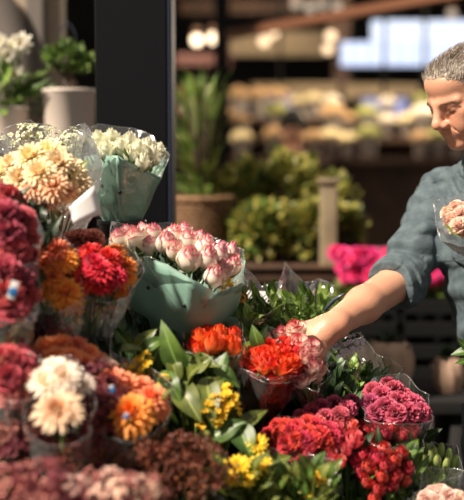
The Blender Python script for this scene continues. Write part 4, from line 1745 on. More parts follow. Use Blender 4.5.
# ---- the stand: black steps and buckets
tiers = [(-.50, 2.42, 1.10, .34, .98, 'black step of the stand at the left, under the green wrapped bouquets'),
         (-.42, 2.02, 1.24, .34, .84, 'black step of the stand under the red and orange bunches'),
         (-.34, 1.62, 1.20, .34, .70, 'lowest black step of the stand, at the front left'),
         (.22, 2.51, .30, .24, .72, 'narrow black step under the leafy green bunches'),
         (.375, 2.14, .34, .46, .52, 'low black step at the right, under the red roses')]
for x, y, w, dd_, h, lab in tiers:
    m = MB(); m.box((0, 0, h-.015), (w, dd_, .03), 0, .004)
    for sx in (-1, 1):
        m.box((sx*(w/2-.015), 0, (h-.03)/2), (.03, dd_, h-.03), 0, .003)
    m.box((0, dd_/2-.01, (h-.03)/2), (w-.06, .02, h-.035), 0)
    o = build('display_step', m, BLACK, smooth=False, loc=(x, y, 0)); tag(o, lab, 'stand')


def bucket(px, Y, ztop, lab, r=.075):
    x = P(px, 0, Y).x
    base = None
    for tx, ty, w, dd_, h, _ in tiers:
        if abs(x-tx) < w/2 and abs(Y-ty) <= dd_/2+.02: base = h if base is None else max(base, h)
    base = base or 0
    H = ztop-base
    if H < .08: H = .08
    m = MB()
    m.lathe([(.001, .002), (r*.78, .002), (r, H-.012), (r+.006, H-.010), (r+.006, H), (r-.004, H), (r*.76, .01), (.001, .01)], 24)
    o = build('bucket', m, BLACK, loc=(x, Y, base+.001)); tag(o, lab, 'bucket')


# ---- A: cream and peach bunch, upper left
T_A = P(52, 262, 2.22)
A = [(12, 163, 2.13), (30, 156, 2.10), (48, 152, 2.12), (20, 178, 2.08), (40, 172, 2.05), (58, 163, 2.08), (2, 172, 2.12), (68, 172, 2.10, .95)]
A += [(36, 186, 2.05, .95, F_DAISY_PEACH, 'peach_mum', 'peach flower head'), (52, 184, 2.04, 1, F_DAISY_PEACH, 'peach_mum', 'peach flower head'), (66, 190, 2.07, .9, F_DAISY_PEACH, 'peach_mum', 'peach flower head'), (48, 198, 2.08, .8, F_DAISY_PEACH, 'peach_mum', 'peach flower head'),
      (78, 182, 2.10, .95), (82, 194, 2.12, .8), (74, 166, 2.14, .8), (24, 192, 2.08, .8, F_DAISY_PEACH, 'peach_mum', 'peach flower head')]
bouquet('flower_bunch', 'bunch of cream and peach daisy-like mums in cellophane, at the upper left', 'bouquet', A, F_DAISY_CREAM, .070, 'cream_mum', tie=T_A, face=.55, seed=1, leaves=26, lf=(.02, .06), leafm=LEAF_OLIVE,
        film=[dict(rim=[(-8, 178, 2.02), (20, 192, 1.98), (62, 205, 2.0), (96, 196, 2.1), (100, 160, 2.2), (84, 128, 2.24), (62, 146, 2.26), (40, 126, 2.26), (14, 138, 2.25), (-12, 132, 2.2)], mat=FILM_HAZY, seed=1)])
# faint pale tops behind it
bouquet('flower_bunch', 'faint creamy filler bunch behind the cream and peach mums', 'bouquet', ell(44, 141, 2.34, 40, 9, 12, 5, .02), F_SPR_CRM, .06, 'blossom_spray', tie=P(46, 250, 2.38), seed=2,
        film=dict(rim=[(0, 158, 2.28), (40, 164, 2.26), (76, 158, 2.3), (84, 124, 2.4), (54, 132, 2.42), (30, 118, 2.42), (2, 130, 2.4)], seed=22))
# blank price card and silver sheet
c = P(87, 208, 2.02)
m = MB()
q = [P(69, 207, 2.01)-c, P(94, 185, 2.04)-c, P(102, 214, 2.03)-c, P(73, 224, 2.0)-c]
m.patch(lambda u, v: q[0].lerp(q[3], u*.5+.5).lerp(q[1].lerp(q[2], u*.5+.5), v)+Vector((0, -.004*math.sin(PI*v), 0)), 4, 4)
o = build('price_card', m, CARD, loc=c); s_ = o.modifiers.new('t', 'SOLIDIFY'); s_.thickness = .0012
tag(o, 'blank white card tucked between the cream mums and green paper', 'card')

# ---- B: white roses in green paper
T_B = P(122, 236, 2.46)
B = [(72, 146, 2.50, 1.0), (84, 140, 2.53, .8), (100, 142, 2.46, 1.05), (112, 139, 2.50), (107, 151, 2.42, .95), (121, 149, 2.43, 1.0), (130, 142, 2.47), (139, 151, 2.43, 1.05), (148, 146, 2.49, .9), (152, 156, 2.45, 1.05), (143, 162, 2.42, .95), (131, 156, 2.42, .85), (158, 150, 2.53, .8)]
bouquet('rose_bouquet', 'bouquet of greenish white roses in sage green paper before the dark pillar', 'bouquet', B, F_ROSE_CREAM, .052, 'white_rose', tie=T_B, face=.30, seed=3, leaves=16, lf=(.022, .04), leafm=LEAF_MID,
        wrap=dict(rim=[(80, 158, 2.50), (93, 154, 2.47), (118, 156, 2.34), (162, 178, 2.50), (166, 160, 2.56), (140, 140, 2.60), (104, 134, 2.60), (80, 142, 2.55)], seed=4, bulge=.0, crumple=.0035, sub=5, r0=.03, holes=[(103, 186), (120, 193)]),
        film=dict(rim=[(92, 152, 2.40), (118, 158, 2.35), (160, 182, 2.44), (170, 156, 2.5), (152, 136, 2.56), (133, 128, 2.58), (98, 124, 2.58), (70, 134, 2.56), (62, 150, 2.5)], seed=5, bulge=.03, crumple=.005))

# ---- C: pink-edged roses in green paper
T_C = P(172, 345, 2.32)
C_ = [(121, 241, 2.30), (137, 240, 2.27, 1.1), (151, 246, 2.23, .85), (154, 236, 2.30), (167, 243, 2.22, 1.05), (173, 237, 2.29), (188, 242, 2.26), (190, 259, 2.16, 1.15), (206, 247, 2.24), (207, 258, 2.17, 1.15), (218, 253, 2.23, 1.05), (229, 255, 2.27, 1.0), (231, 266, 2.24, .95), (215, 276, 2.16, 1.0), (222, 269, 2.19, .9), (176, 251, 2.20, .95), (199, 240, 2.33, .85), (144, 232, 2.36, .8), (184, 233, 2.36, .8), (128, 233, 2.36, .75)]
bc = bouquet('rose_bouquet', 'bouquet of pink-edged white roses in sage green paper with punched holes', 'bouquet', C_, F_ROSE_PINKW, .058, 'pink_white_rose', tie=T_C, face=.10, seed=6, leaves=40, lf=(.020, .030), leafm=LEAF_DARK,
        wrap=dict(rim=[(122, 268, 2.28), (133, 262, 2.22), (157, 259, 2.17), (168, 263, 2.15), (190, 277, 2.13), (212, 291, 2.16), (237, 283, 2.28), (240, 262, 2.38), (200, 246, 2.42), (150, 242, 2.42), (122, 252, 2.36)], seed=8, bulge=.26, crumple=.005, sub=5, r0=.05, nv=10, holes=[(148, 289), (185, 307)]),
        film=dict(rim=[(108, 262, 2.27), (150, 256, 2.13), (212, 290, 2.11), (244, 284, 2.26), (243, 250, 2.38), (205, 234, 2.42), (172, 222, 2.42), (140, 226, 2.42), (112, 222, 2.38)], seed=9, bulge=.05, crumple=.005))

# ---- D: red mums with orange-yellow behind, cellophane sleeve
T_D = P(88, 352, 2.06)
D = [(86, 267, 2.02, 1.15), (96, 258, 2.04, 1.0), (104, 274, 1.98, 1.1), (114, 262, 2.02, .95), (92, 281, 1.98, 1.0), (119, 279, 2.0, .95), (107, 288, 1.98, .85), (80, 279, 2.02, .9), (100, 268, 1.99, .9)]
D += [(x, y, Y, s, F_MUM_TANG, 'tangerine_mum', 'orange-yellow flower head') for x, y, Y, s in ((121, 257, 2.07, .95), (131, 269, 2.06, .9), (131, 281, 2.06, .85), (125, 293, 2.06, .75))]
D += [(x, y, Y, .8, F_CARN_DUSTY, 'pink_carnation', 'dusty pink flower head') for x, y, Y in ((84, 246, 2.12), (98, 245, 2.13), (74, 249, 2.12))]
D = [(h[0]-6, h[1]-5)+tuple(h[2:]) for h in D]
bouquet('mum_bunch', 'bunch of bright red mums with orange ones, in a clear sleeve', 'bouquet', D, F_MUM_RED, .060, 'red_mum', tie=T_D, face=.5, seed=10, leaves=22, lf=(.024, .05), leafm=LEAF_DARK,
        film=dict(rim=[(68, 288, 1.97), (96, 300, 1.93), (128, 298, 1.98), (141, 270, 2.08), (134, 246, 2.14), (106, 238, 2.16), (78, 240, 2.14), (64, 262, 2.08)], seed=11, mat=FILM_HAZY))
D2 = [(x, y, Y, s) for x, y, Y, s in ((52, 249, 1.98, 1.2), (44, 262, 1.96, 1.05), (62, 258, 1.97, 1.0), (48, 276, 1.94, 1.1), (65, 292, 1.92, 1.05), (56, 287, 1.93, .95), (38, 252, 2.0, .9), (70, 302, 1.92, .8), (40, 272, 1.96, .8))]
D2[0] += (F_MUM_ORCOR, 'coral_mum'); D2[6] += (F_MUM_ORCOR, 'coral_mum')
bouquet('mum_bunch', 'bunch of orange mums left of the bright red mums', 'bouquet', D2, F_MUM_TANG, .062, 'orange_mum', tie=P(66, 360, 1.98), face=.5, seed=12, leaves=14, leafm=LEAF_OLIVE,
        film=dict(rim=[(28, 290, 1.9), (58, 312, 1.86), (84, 300, 1.9), (76, 250, 2.04), (60, 232, 2.08), (34, 236, 2.06), (26, 262, 2.0)], seed=13, mat=FILM_HAZY))

# ---- E: crimson carnations on the left edge, out of focus
E_ = [(6, 214, 1.80), (20, 222, 1.84), (8, 232, 1.78), (24, 238, 1.82), (14, 250, 1.78), (2, 252, 1.80), (26, 256, 1.84, .8), (12, 218, 1.86, .9), (0, 226, 1.84), (-8, 240, 1.8)]
bouquet('carnation_bunch', 'crimson carnation bunch at the left edge, below the cream mums', 'bouquet', E_, F_CARN_DPINK, .055, 'crimson_carnation', tie=P(4, 345, 1.86), face=.5, seed=14, leaves=10, leafm=LEAF_DARK,
        film=dict(rim=ringrim(12, 238, 1.83, 30, 32, .09, 8, .12, 4), seed=14))
E2 = [(4, 272, 1.74), (18, 280, 1.76), (6, 292, 1.72), (24, 296, 1.76, .9), (12, 308, 1.72), (0, 312, 1.74), (22, 268, 1.8, .9), (-4, 284, 1.74)]
bouquet('carnation_bunch', 'lower crimson carnation bunch with a white tag, at left edge', 'bouquet', E2, F_CARN_RED+F_CARN_DPINK, .055, 'crimson_carnation', tie=P(2, 400, 1.8), face=.5, seed=15, leaves=12, leafm=LEAF_DARK,
        film=dict(rim=ringrim(10, 290, 1.77, 30, 32, .09, 8, .12, 6), seed=16))
E3 = [(8, 196, 1.95), (0, 206, 1.92), (18, 204, 1.98, .8), (-6, 190, 1.96)]
bouquet('carnation_bunch', 'small dark red bunch peeping from left edge under the cream mums', 'bouquet', E3, F_CARN_DPINK, .042, 'red_carnation', tie=P(0, 300, 2.0), face=.4, seed=16)


def price_tag(px, py, Y, w, h, lab, tilt=0.3):
    c = P(px, py, Y)
    m = MB(); m.box((0, 0, 0), (w, .0015, h), 0, .0005)
    o = build('tag', m, CARD, loc=c); o.rotation_euler = (0, tilt, .1)
    m = MB(); m.sphere((w*.1, -.0016, -h*.1), h*(.26 if h > .013 else .42), 10, 8, 0, (1, .15, 1)); build('blue_dot', m, TAGB, o)
    tag(o, lab, 'tag')


price_tag(13, 290, 1.66, .013, .030, 'white tag with blue dot before the crimson carnations at left edge')
price_tag(29, 318, 1.74, .022, .016, 'small white tag with blue dot under the orange mums', -.3)
price_tag(112, 389, 1.66, .007, .012, 'small tag with blue dot above the front orange mum', -.2)
price_tag(126, 416, 1.62, .007, .010, 'tiny tag with blue dot stuck on the front orange mum', .5)

# ---- F: coral-orange row
F_ = [(34, 356, 1.83), (46, 346, 1.86, 1.1), (60, 343, 1.87, 1.1), (74, 346, 1.87, 1.1), (88, 352, 1.87), (54, 356, 1.83), (70, 357, 1.83), (84, 362, 1.83, .9), (98, 360, 1.87, .9), (42, 364, 1.83, .8), (27, 350, 1.9, .8)]
bouquet('mum_bunch', 'row of coral orange mums above the big cream gerbera', 'bouquet', F_, F_MUM_ORCOR, .048, 'coral_mum', tie=P(62, 450, 1.92), face=.45, seed=17, leaves=14, leafm=LEAF_DARK,
        film=dict(rim=[(18, 372, 1.8), (60, 376, 1.76), (108, 372, 1.84), (112, 330, 1.96), (106, 292, 2.02), (80, 300, 2.03), (52, 294, 2.03), (28, 312, 2.0), (20, 340, 1.94)], seed=18))
# ---- H: pink coral at the left edge
H_ = [(6, 360, 1.68), (20, 366, 1.68), (8, 378, 1.64), (26, 382, 1.66, .9), (12, 394, 1.64), (-6, 370, 1.66), (30, 372, 1.7, .8), (22, 356, 1.73, .8)]
bouquet('carnation_bunch', 'coral pink carnations at left edge beside the cream gerbera', 'bouquet', H_, F_CARN_DUSTY+F_CARN_DPINK, .050, 'pink_carnation', tie=P(4, 480, 1.72), face=.5, seed=19, leaves=16, leafm=LEAF_DARK,
        film=dict(rim=ringrim(12, 374, 1.67, 30, 28, .08, 8, .12, 8), seed=19))
# ---- G: cream gerberas
G_ = [(58, 409, 1.58, 1.0), (46, 382, 1.63, .74, F_GERB_W, 'ivory_gerbera'), (64, 376, 1.64, .80, F_GERB_W, 'ivory_gerbera'), (80, 384, 1.66, .60, F_GERB_W, 'ivory_gerbera'), (54, 368, 1.68, .6, F_GERB_W, 'ivory_gerbera')]
bouquet('gerbera_bunch', 'bunch of big cream gerberas at the front left', 'bouquet', G_, F_GERB, .076, 'cream_gerbera', tie=P(66, 540, 1.70), face=.72, seed=20, leaves=6, leafm=LEAF_DARK,
        film=dict(rim=[(30, 434, 1.54), (58, 448, 1.52), (88, 434, 1.56), (94, 384, 1.68), (66, 356, 1.74), (38, 360, 1.72), (26, 392, 1.64)], seed=21))
# ---- J: wine filler both sides
bouquet('filler_bunch', 'dark wine-red filler blossoms between cream gerbera and orange mum', 'bouquet', ell(96, 412, 1.76, 17, 38, 14, 21, .05), F_SPR_WINE, .062, 'wine_spray', tie=P(98, 520, 1.86), face=.5, seed=22, leaves=10, leafm=LEAF_DARK)
bouquet('filler_bunch', 'dusty wine filler blossoms under the coral pink carnations', 'bouquet', ell(16, 424, 1.68, 28, 22, 12, 23, .05), F_SPR_WINE+F_SPR_DUSTY, .058, 'wine_spray', tie=P(12, 530, 1.7), face=.5, seed=23, leaves=10, leafm=LEAF_DARK)
bouquet('filler_bunch', 'dark leafy filler behind the lower crimson carnations and orange mums', 'bouquet', ell(34, 326, 1.95, 24, 16, 8, 25, .03), F_SPR_WINE, .05, 'wine_spray', tie=P(36, 420, 1.98), face=.5, seed=24, leaves=22, leafm=LEAF_DARK)
# ---- I: orange mum and coral ones
I_ = [(130, 412, 1.72, 1.22), (110, 380, 1.80, 1.0, F_MUM_ORCOR, 'coral_mum', 'coral flower head'), (126, 384, 1.82, .95, F_MUM_ORCOR, 'coral_mum', 'coral flower head'), (152, 396, 1.80, 1.0, F_MUM_ORCOR, 'coral_mum', 'coral flower head'), (140, 386, 1.84, .9, F_MUM_ORCOR, 'coral_mum', 'coral flower head'), (157, 408, 1.82, .75, F_MUM_ORCOR, 'coral_mum', 'coral flower head'), (104, 370, 1.86, .8, F_CARN_PEACH, 'pink_carnation', 'pale pink flower head')]
bouquet('mum_bunch', 'large orange mum with coral ones right of the wine filler', 'bouquet', I_, F_MUM_TANG, .062, 'orange_mum', tie=P(136, 510, 1.86), face=.62, seed=25, leaves=14, leafm=LEAF_OLIVE,
        film=dict(rim=[(104, 432, 1.66), (132, 442, 1.62), (164, 424, 1.74), (172, 388, 1.88), (146, 364, 1.94), (112, 356, 1.92), (98, 388, 1.82)], seed=26))
# ---- T: rust filler at the bottom, dusty filler bottom left
bouquet('filler_bunch', 'rust brown starry filler at bottom, below the orange mum', 'bouquet', ell(172, 466, 1.70, 46, 26, 17, 31, .03), F_SPR_RUST, .058, 'rust_spray', tie=P(176, 560, 1.78), face=.5, seed=27, leaves=16, leafm=LEAF_DARK)
bouquet('filler_bunch', 'blurred dusty rose blossoms along the bottom left corner', 'bouquet', ell(34, 492, 1.44, 50, 20, 15, 33, .05), F_SPR_DUSTY+F_SPR_PALE[:1]+F_SPR_WINE, .060, 'dusty_spray', tie=P(34, 600, 1.55), face=.5, seed=28)
bouquet('filler_bunch', 'blurred dusty rose and pink blossoms at bottom, under the rust filler', 'bouquet', ell(112, 494, 1.46, 42, 16, 12, 35, .05), F_SPR_DUSTY+F_SPR_PALE, .050, 'dusty_spray', tie=P(112, 600, 1.56), face=.5, seed=29)
bouquet('filler_bunch', 'dark wine blossoms in the shade under the cream gerberas', 'bouquet', ell(64, 456, 1.66, 40, 12, 8, 37, .03), F_SPR_WINE+F_SPR_RUST, .052, 'wine_spray', tie=P(70, 560, 1.74), face=.4, seed=30, leaves=18, leafm=LEAF_DARK)

# ---- K: sunflower foliage with big leaves and yellow sprays
def leaf_clump(name, label, cat, tie, spec, mats, extra=0, box=None, seed=0, lw=.03, ll=.08, sub=None):
    rd = random.Random(seed)
    T = P(*tie)
    t = thing(name, label, cat, T)
    for i, (bx_, by_, bY, tx, ty, tY, w) in enumerate(spec):
        m = MB()
        b = P(bx_, by_, bY)-T; tp = P(tx, ty, tY)-T
        add_leaf(m, b, tp, w, normal=(rd.uniform(-.5, .3), -.8, .6), bend=rd.uniform(.02, .2), fold=.35, nv=12, seed=i, wave=.05)
        m.tube([b, b*.6, (0, 0, 0)], [.002, .0025, .003], 5, 1)
        o = build('leaf', m, [rd.choice(mats), G_STEM], t)
    if extra:
        m = MB()
        x0, y0, x1, y1, Ya, Yb = box
        for i in range(extra):
            px, py = rd.uniform(x0, x1), rd.uniform(y0, y1); Y = rd.uniform(Ya, Yb)
            p = P(px, py, Y)-T
            d = (p.normalized()*1.0+Vector((rd.uniform(-1, 1), rd.uniform(-.9, .5), rd.uniform(-.2, .8)))).normalized()
            add_leaf(m, p, p+d*ll*rd.uniform(.6, 1.3), lw*rd.uniform(.6, 1.3), normal=(rd.uniform(-.6, .4), -.7, .7), bend=rd.uniform(-.1, .25), nv=6, seed=i, mi=rd.randrange(len(mats)))
            if i % 2 == 0: m.tube([p, p*.5+Vector((0, 0, -.01)), (0, 0, 0)], .0018, 4, len(mats), False)
        build('foliage', m, mats+[G_STEM], t)
    return t


k1 = leaf_clump('leafy_bunch', 'bunch of big broad green leaves with yellow blossoms, in the middle', 'bouquet', (196, 520, 2.06), [
    (183, 378, 1.98, 161, 319, 2.0, .044), (134, 350, 2.0, 158, 328, 2.0, .026), (134, 352, 2.0, 112, 326, 2.0, .026), (140, 348, 1.96, 118, 352, 1.9, .022),
    (142, 352, 1.98, 170, 338, 2.0, .026), (178, 384, 1.96, 202, 424, 1.88, .050), (206, 378, 1.96, 213, 428, 1.88, .044), (192, 372, 1.99, 214, 356, 2.0, .030),
    (200, 432, 1.88, 218, 448, 1.84, .022), (206, 440, 1.90, 246, 421, 1.90, .046), (238, 424, 1.92, 252, 460, 1.86, .046), (160, 372, 1.97, 182, 404, 1.9, .036),
    (178, 382, 1.96, 168, 350, 2.0, .03), (196, 396, 1.93, 226, 378, 2.0, .034), (232, 432, 1.92, 268, 410, 1.98, .030), (214, 366, 2.02, 240, 388, 2.0, .03),
    (190, 360, 2.04, 222, 368, 1.98, .03), (128, 372, 1.96, 152, 356, 1.98, .03), (262, 470, 1.88, 292, 456, 1.9, .034), (224, 450, 1.88, 206, 470, 1.82, .036), (248, 452, 1.9, 280, 486, 1.84, .04)],
    [LEAF_OLIVE, LEAF_MID, LEAF_OLIVE], 95, (132, 376, 222, 470, 1.98, 2.1), 3, .034, .07)
T = Vector(k1.location)
for i, (px, py, Y, s) in enumerate([(229, 402, 1.94, .08), (224, 412, 1.93, .08), (210, 414, 1.92, .08), (214, 424, 1.91, .075), (232, 412, 1.95, .07), (136, 374, 1.95, .06), (150, 364, 1.96, .07), (164, 384, 1.94, .06), (128, 366, 1.96, .05)]):
    p = P(px, py, Y)-T
    ob('yellow_spray', F_SPR_YEL[i % 2], k1, p-Vector((0, -.01, .035)), aim((random.uniform(-.3, .3), -.4, 1), i), s)
for px, py, Y, s in ((257, 444, 1.88, .040),):
    p = P(px, py, Y)-T
    ob('yellow_flower', F_YEL[0], k1, p, aim((.1, -.7, .6), .3), s)
Y_ = [(226, 470, 1.80, 1.0), (238, 464, 1.80, 1.1), (250, 470, 1.80, 1.1), (262, 463, 1.83, 1.1), (232, 478, 1.78, .9), (246, 480, 1.78, .8), (268, 472, 1.83, .8), (318, 478, 1.84, .9), (308, 492, 1.84, .8), (322, 490, 1.86, .8)]
bouquet('sunflower_bunch', 'bunch of yellow flowers with olive leaves at bottom centre', 'bouquet', Y_, F_YEL, .040, 'yellow_flower', tie=P(270, 580, 1.92), face=.5, seed=31, leaves=120, lf=(.030, .065), leafm=LEAF_OLIVE,
        film=dict(rim=ringrim(272, 480, 1.86, 66, 30, .1, 10, .12, 3), seed=31))
leaf_clump('leafy_bunch', 'clump of olive buds and leaves at bottom, right of the yellow flowers', 'bouquet', (300, 590, 1.9), [(300, 500, 1.84, 286, 462, 1.86, .03), (310, 500, 1.84, 330, 470, 1.88, .03), (280, 505, 1.82, 262, 486, 1.8, .03)], [LEAF_OLIVE, LEAF_MID], 90, (272, 470, 335, 510, 1.80, 1.92), 9, .02, .035)
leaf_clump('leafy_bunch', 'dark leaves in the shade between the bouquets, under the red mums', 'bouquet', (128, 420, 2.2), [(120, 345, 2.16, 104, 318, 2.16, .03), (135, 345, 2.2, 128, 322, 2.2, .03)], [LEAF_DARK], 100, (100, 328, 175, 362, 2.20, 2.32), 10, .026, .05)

# ---- M: orange roses in a clear sleeve
M_ = [(200, 338, 2.14), (201, 350, 2.10, .9), (214, 343, 2.08, 1.1), (231, 346, 2.10, 1.05), (219, 334, 2.16, .95), (208, 333, 2.18, .9), (233, 336, 2.17, .9), (194, 346, 2.13, .8)]
bouquet('rose_bouquet', 'small bunch of orange roses in a clear sleeve below green paper', 'bouquet', M_, F_ROSE_ORANGE, .047, 'orange_rose', tie=P(218, 430, 2.18), face=.32, seed=32, leaves=20, lf=(.02, .045), leafm=LEAF_MID,
        film=dict(rim=[(186, 352, 2.08), (216, 362, 2.03), (242, 352, 2.08), (244, 322, 2.2), (226, 318, 2.25), (196, 320, 2.24), (184, 332, 2.16)], seed=33, bulge=.08))
# ---- orange-red roses in dark red cone
O_ = ell(274, 361, 2.14, 28, 16, 20, 41, .06, .85, (.9, 1.15))
bouquet('rose_bouquet', 'large bunch of orange red roses in dark red cellophane cone', 'bouquet', O_, F_ROSE_ORRED, .042, 'orange_red_rose', tie=P(250, 436, 2.14), face=.42, seed=34, leaves=10, leafm=LEAF_DARK,
        film=[dict(rim=[(246, 372, 2.10), (266, 384, 2.05), (288, 384, 2.06), (304, 374, 2.12), (300, 350, 2.22), (270, 344, 2.25), (246, 354, 2.2)], seed=35, mat=FILM_RED, bulge=.05, crumple=.006),
              dict(rim=[(240, 368, 2.10), (268, 380, 2.02), (310, 372, 2.12), (306, 338, 2.24), (270, 326, 2.28), (240, 340, 2.2)], seed=36, bulge=.05)])
# ---- N: the flecked roses in the man's hand
N_ = [(265, 341, 2.22, .95), (258, 347, 2.20, .8), (282, 335, 2.24, 1.0), (296, 331, 2.22, 1.15), (284, 345, 2.19, .95), (298, 345, 2.16, 1.15), (303, 356, 2.12, .95), (311, 349, 2.13, 1.1), (312, 365, 2.12, 1.05), (301, 379, 2.12, 1.05), (309, 373, 2.13, 1.0), (318, 370, 2.16, 1.0), (292, 355, 2.15, .9), (274, 349, 2.20, .8), (290, 340, 2.24, .9), (316, 378, 2.18, .8)]
bouquet('rose_bouquet', 'pink and white flecked roses in the grasp of the reaching hand', 'bouquet', N_, F_ROSE_REDWH, .045, 'flecked_rose', tie=P(318, 432, 2.28), face=.34, seed=37, leaves=10, lf=(.02, .04), leafm=LEAF_MID,
        film=dict(rim=[(294, 386, 2.10), (316, 390, 2.08), (330, 376, 2.2), (322, 344, 2.34), (290, 322, 2.36), (262, 330, 2.32)], seed=38, bulge=.03, closed=False))


def greens(label, tie, tips, mats, seed, nleaf=9, lw=.018, ll=.056, film=None, flowers=None):
    T = P(*tie)
    t = thing('leafy_bunch', label, 'bouquet', T)
    for i, (px, py, Y) in enumerate(tips):
        m = MB()
        for z_ in range(2):
            leafy_stem(m, (random.uniform(-.01, .01), random.uniform(-.01, .01), 0), P(px+z_*random.uniform(-7, 7), py+z_*random.uniform(-2, 12), Y-z_*.02)-T, nleaf+4, lw, ll, seed*50+i+z_*20, start=.40)
        build('leafy_stem', m, [mats[i % len(mats)], G_STEM], t)
    if flowers:
        for i, (px, py, Y, pr, pn, s) in enumerate(flowers):
            ob(pn, pr[i % len(pr)], t, P(px, py, Y)-T, aim((random.uniform(-.4, .4), -.6, 1), i), s)
    if film:
        for k, w in enumerate(film):
            rim = [P(*r)-T for r in w]
            loft_wrap('cellophane', rim, (0, 0, 0), FILM, t, thick=0, crumple=.007, sub=6, nv=12, bulge=.06, seed=seed*3+k)
    return t


greens('bunch of narrow bright green leaves right of the pink-edged roses', (252, 400, 2.42), [(236, 305, 2.34), (246, 298, 2.38), (228, 318, 2.32), (256, 293, 2.42), (262, 305, 2.36), (250, 318, 2.3), (240, 320, 2.32), (266, 318, 2.34), (274, 300, 2.40), (222, 330, 2.3), (258, 325, 2.28), (232, 290, 2.4), (242, 286, 2.4), (270, 290, 2.44), (254, 312, 2.26), (244, 330, 2.26)], [LEAF_BRIGHT, LEAF_MID, LEAF_BRIGHT], 1,
       film=[[(222, 312, 2.28), (250, 322, 2.24), (272, 310, 2.3), (282, 280, 2.5), (262, 286, 2.52), (247, 268, 2.52), (228, 284, 2.48)]], flowers=[(234, 300, 2.34, F_SPR_YEL, 'orange_yellow_spray', .06), (240, 298, 2.36, F_MUM_TANG, 'orange_yellow_flower', .028)])
greens('bunch of bright green leaves in tall pointed cellophane above the hand', (300, 410, 2.52), [(280, 302, 2.46), (290, 308, 2.42), (300, 300, 2.48), (310, 303, 2.50), (320, 300, 2.52), (328, 306, 2.52), (296, 318, 2.40), (312, 316, 2.46), (284, 318, 2.4), (272, 312, 2.42), (336, 312, 2.56), (304, 310, 2.4), (288, 296, 2.5), (306, 292, 2.54), (322, 292, 2.58), (280, 326, 2.36), (292, 324, 2.36)], [LEAF_BRIGHT, LEAF_MID], 2,
       film=[[(272, 318, 2.38), (300, 326, 2.36), (330, 314, 2.46), (333, 286, 2.62), (318, 278, 2.64), (303, 284, 2.6), (285, 261, 2.62), (279, 286, 2.55)]])
greens('bunch of small green leaves and pale blossoms below the forearm', (352, 480, 2.40), [(328, 372, 2.32), (338, 362, 2.36), (350, 358, 2.38), (362, 364, 2.38), (374, 372, 2.38), (384, 380, 2.4), (330, 388, 2.28), (344, 382, 2.28), (358, 384, 2.28), (370, 390, 2.3), (350, 372, 2.32), (322, 396, 2.26), (340, 398, 2.24), (356, 398, 2.24), (334, 352, 2.42), (318, 388, 2.3), (386, 366, 2.42)], [LEAF_MID, LEAF_GREY, LEAF_BRIGHT], 3, 11, .018, .040,
       film=[[(312, 392, 2.22), (348, 404, 2.16), (392, 392, 2.3), (402, 366, 2.42), (374, 352, 2.46), (362, 338, 2.48), (344, 344, 2.48), (322, 340, 2.44), (312, 366, 2.34)]],
       flowers=[(346, 352, 2.34, F_SPR_LIL, 'pale_blossom', .055), (356, 350, 2.36, F_SPR_LIL, 'pale_blossom', .05), (338, 356, 2.33, F_SPR_LIL, 'pale_blossom', .045), (334, 376, 2.28, F_SPR_LIL, 'pale_blossom', .04)])
# white card in the greens, pen-like clip by the forearm
c = P(264, 300, 2.50)
m = MB(); m.box((0, 0, 0), (.082, .0015, .040), 0, .0005)
o = build('price_card', m, CARD, loc=c); o.rotation_euler = (-.1, .06, .1)
tag(o, 'blank pale card standing among the green leaves right of the roses', 'card')
c = P(334, 300, 2.46); e = P(344, 294, 2.44)
m = MB(); m.tube([P(325, 310, 2.47)-c, Vector((0, 0, 0)), e-c], [.004, .0045, .003], 8)
o = build('plastic_clip', m, plain('shiny_dark_plastic', srgb(70, 78, 92), .2), loc=c)
tag(o, 'shiny dark plastic clip holding cellophane just above the forearm', 'clip')

# ---- Q: burgundy carnations, red mass, red roses
Q1 = [(382, 397, 2.20, 1.05), (374, 392, 2.24), (394, 390, 2.24), (371, 403, 2.18), (386, 408, 2.14, 1.1), (399, 403, 2.16, 1.1), (408, 413, 2.14, 1.1), (413, 404, 2.20), (396, 414, 2.12), (420, 412, 2.18, .95), (376, 412, 2.14, .9), (404, 396, 2.24, .9), (424, 417, 2.2, .8), (388, 384, 2.28, .8)]
bouquet('carnation_bunch', 'big ruffled burgundy pink carnations at the right, above the red roses', 'bouquet', Q1, F_CARN_BURG, .042, 'burgundy_carnation', tie=P(398, 520, 2.30), face=.4, seed=40, leaves=12, leafm=LEAF_DARK,
        film=dict(rim=[(366, 418, 2.1), (398, 426, 2.05), (430, 420, 2.14), (428, 396, 2.28), (404, 374, 2.34), (376, 376, 2.32), (362, 396, 2.22)], seed=41, bulge=.06))
Q2 = [(312, 412, 2.14), (322, 408, 2.15, 1.1), (334, 404, 2.18), (347, 410, 2.14, 1.15), (340, 416, 2.10), (326, 418, 2.10), (308, 420, 2.11, .9), (352, 402, 2.2, .9), (318, 424, 2.07, .9), (300, 416, 2.14, .8)]
bouquet('carnation_bunch', 'dusty burgundy carnations left of the big ruffled ones', 'bouquet', Q2, F_CARN_BURG+F_CARN_DPINK, .036, 'burgundy_carnation', tie=P(330, 520, 2.24), face=.4, seed=42, leaves=14, leafm=LEAF_DARK)
Q3 = ell(300, 440, 2.02, 36, 17, 26, 51, .05, .85, (.85, 1.1))
bouquet('carnation_bunch', 'red carnation mass left of the coral roses, beside the dark gap', 'bouquet', Q3, F_CARN_RED, .034, 'red_carnation', tie=P(310, 540, 2.12), face=.45, seed=43, leaves=10, leafm=LEAF_DARK,
        film=dict(rim=ringrim(302, 440, 2.02, 44, 24, .08, 9, .1, 9), seed=44))
Q4 = [(354, 440, 2.02, 1.15), (338, 430, 2.06), (346, 450, 2.0, .9), (334, 444, 2.02, 1.05), (326, 436, 2.05, .9), (342, 421, 2.1, .9), (330, 456, 1.98, .9), (352, 426, 2.09, .8), (340, 462, 1.97, .8)]
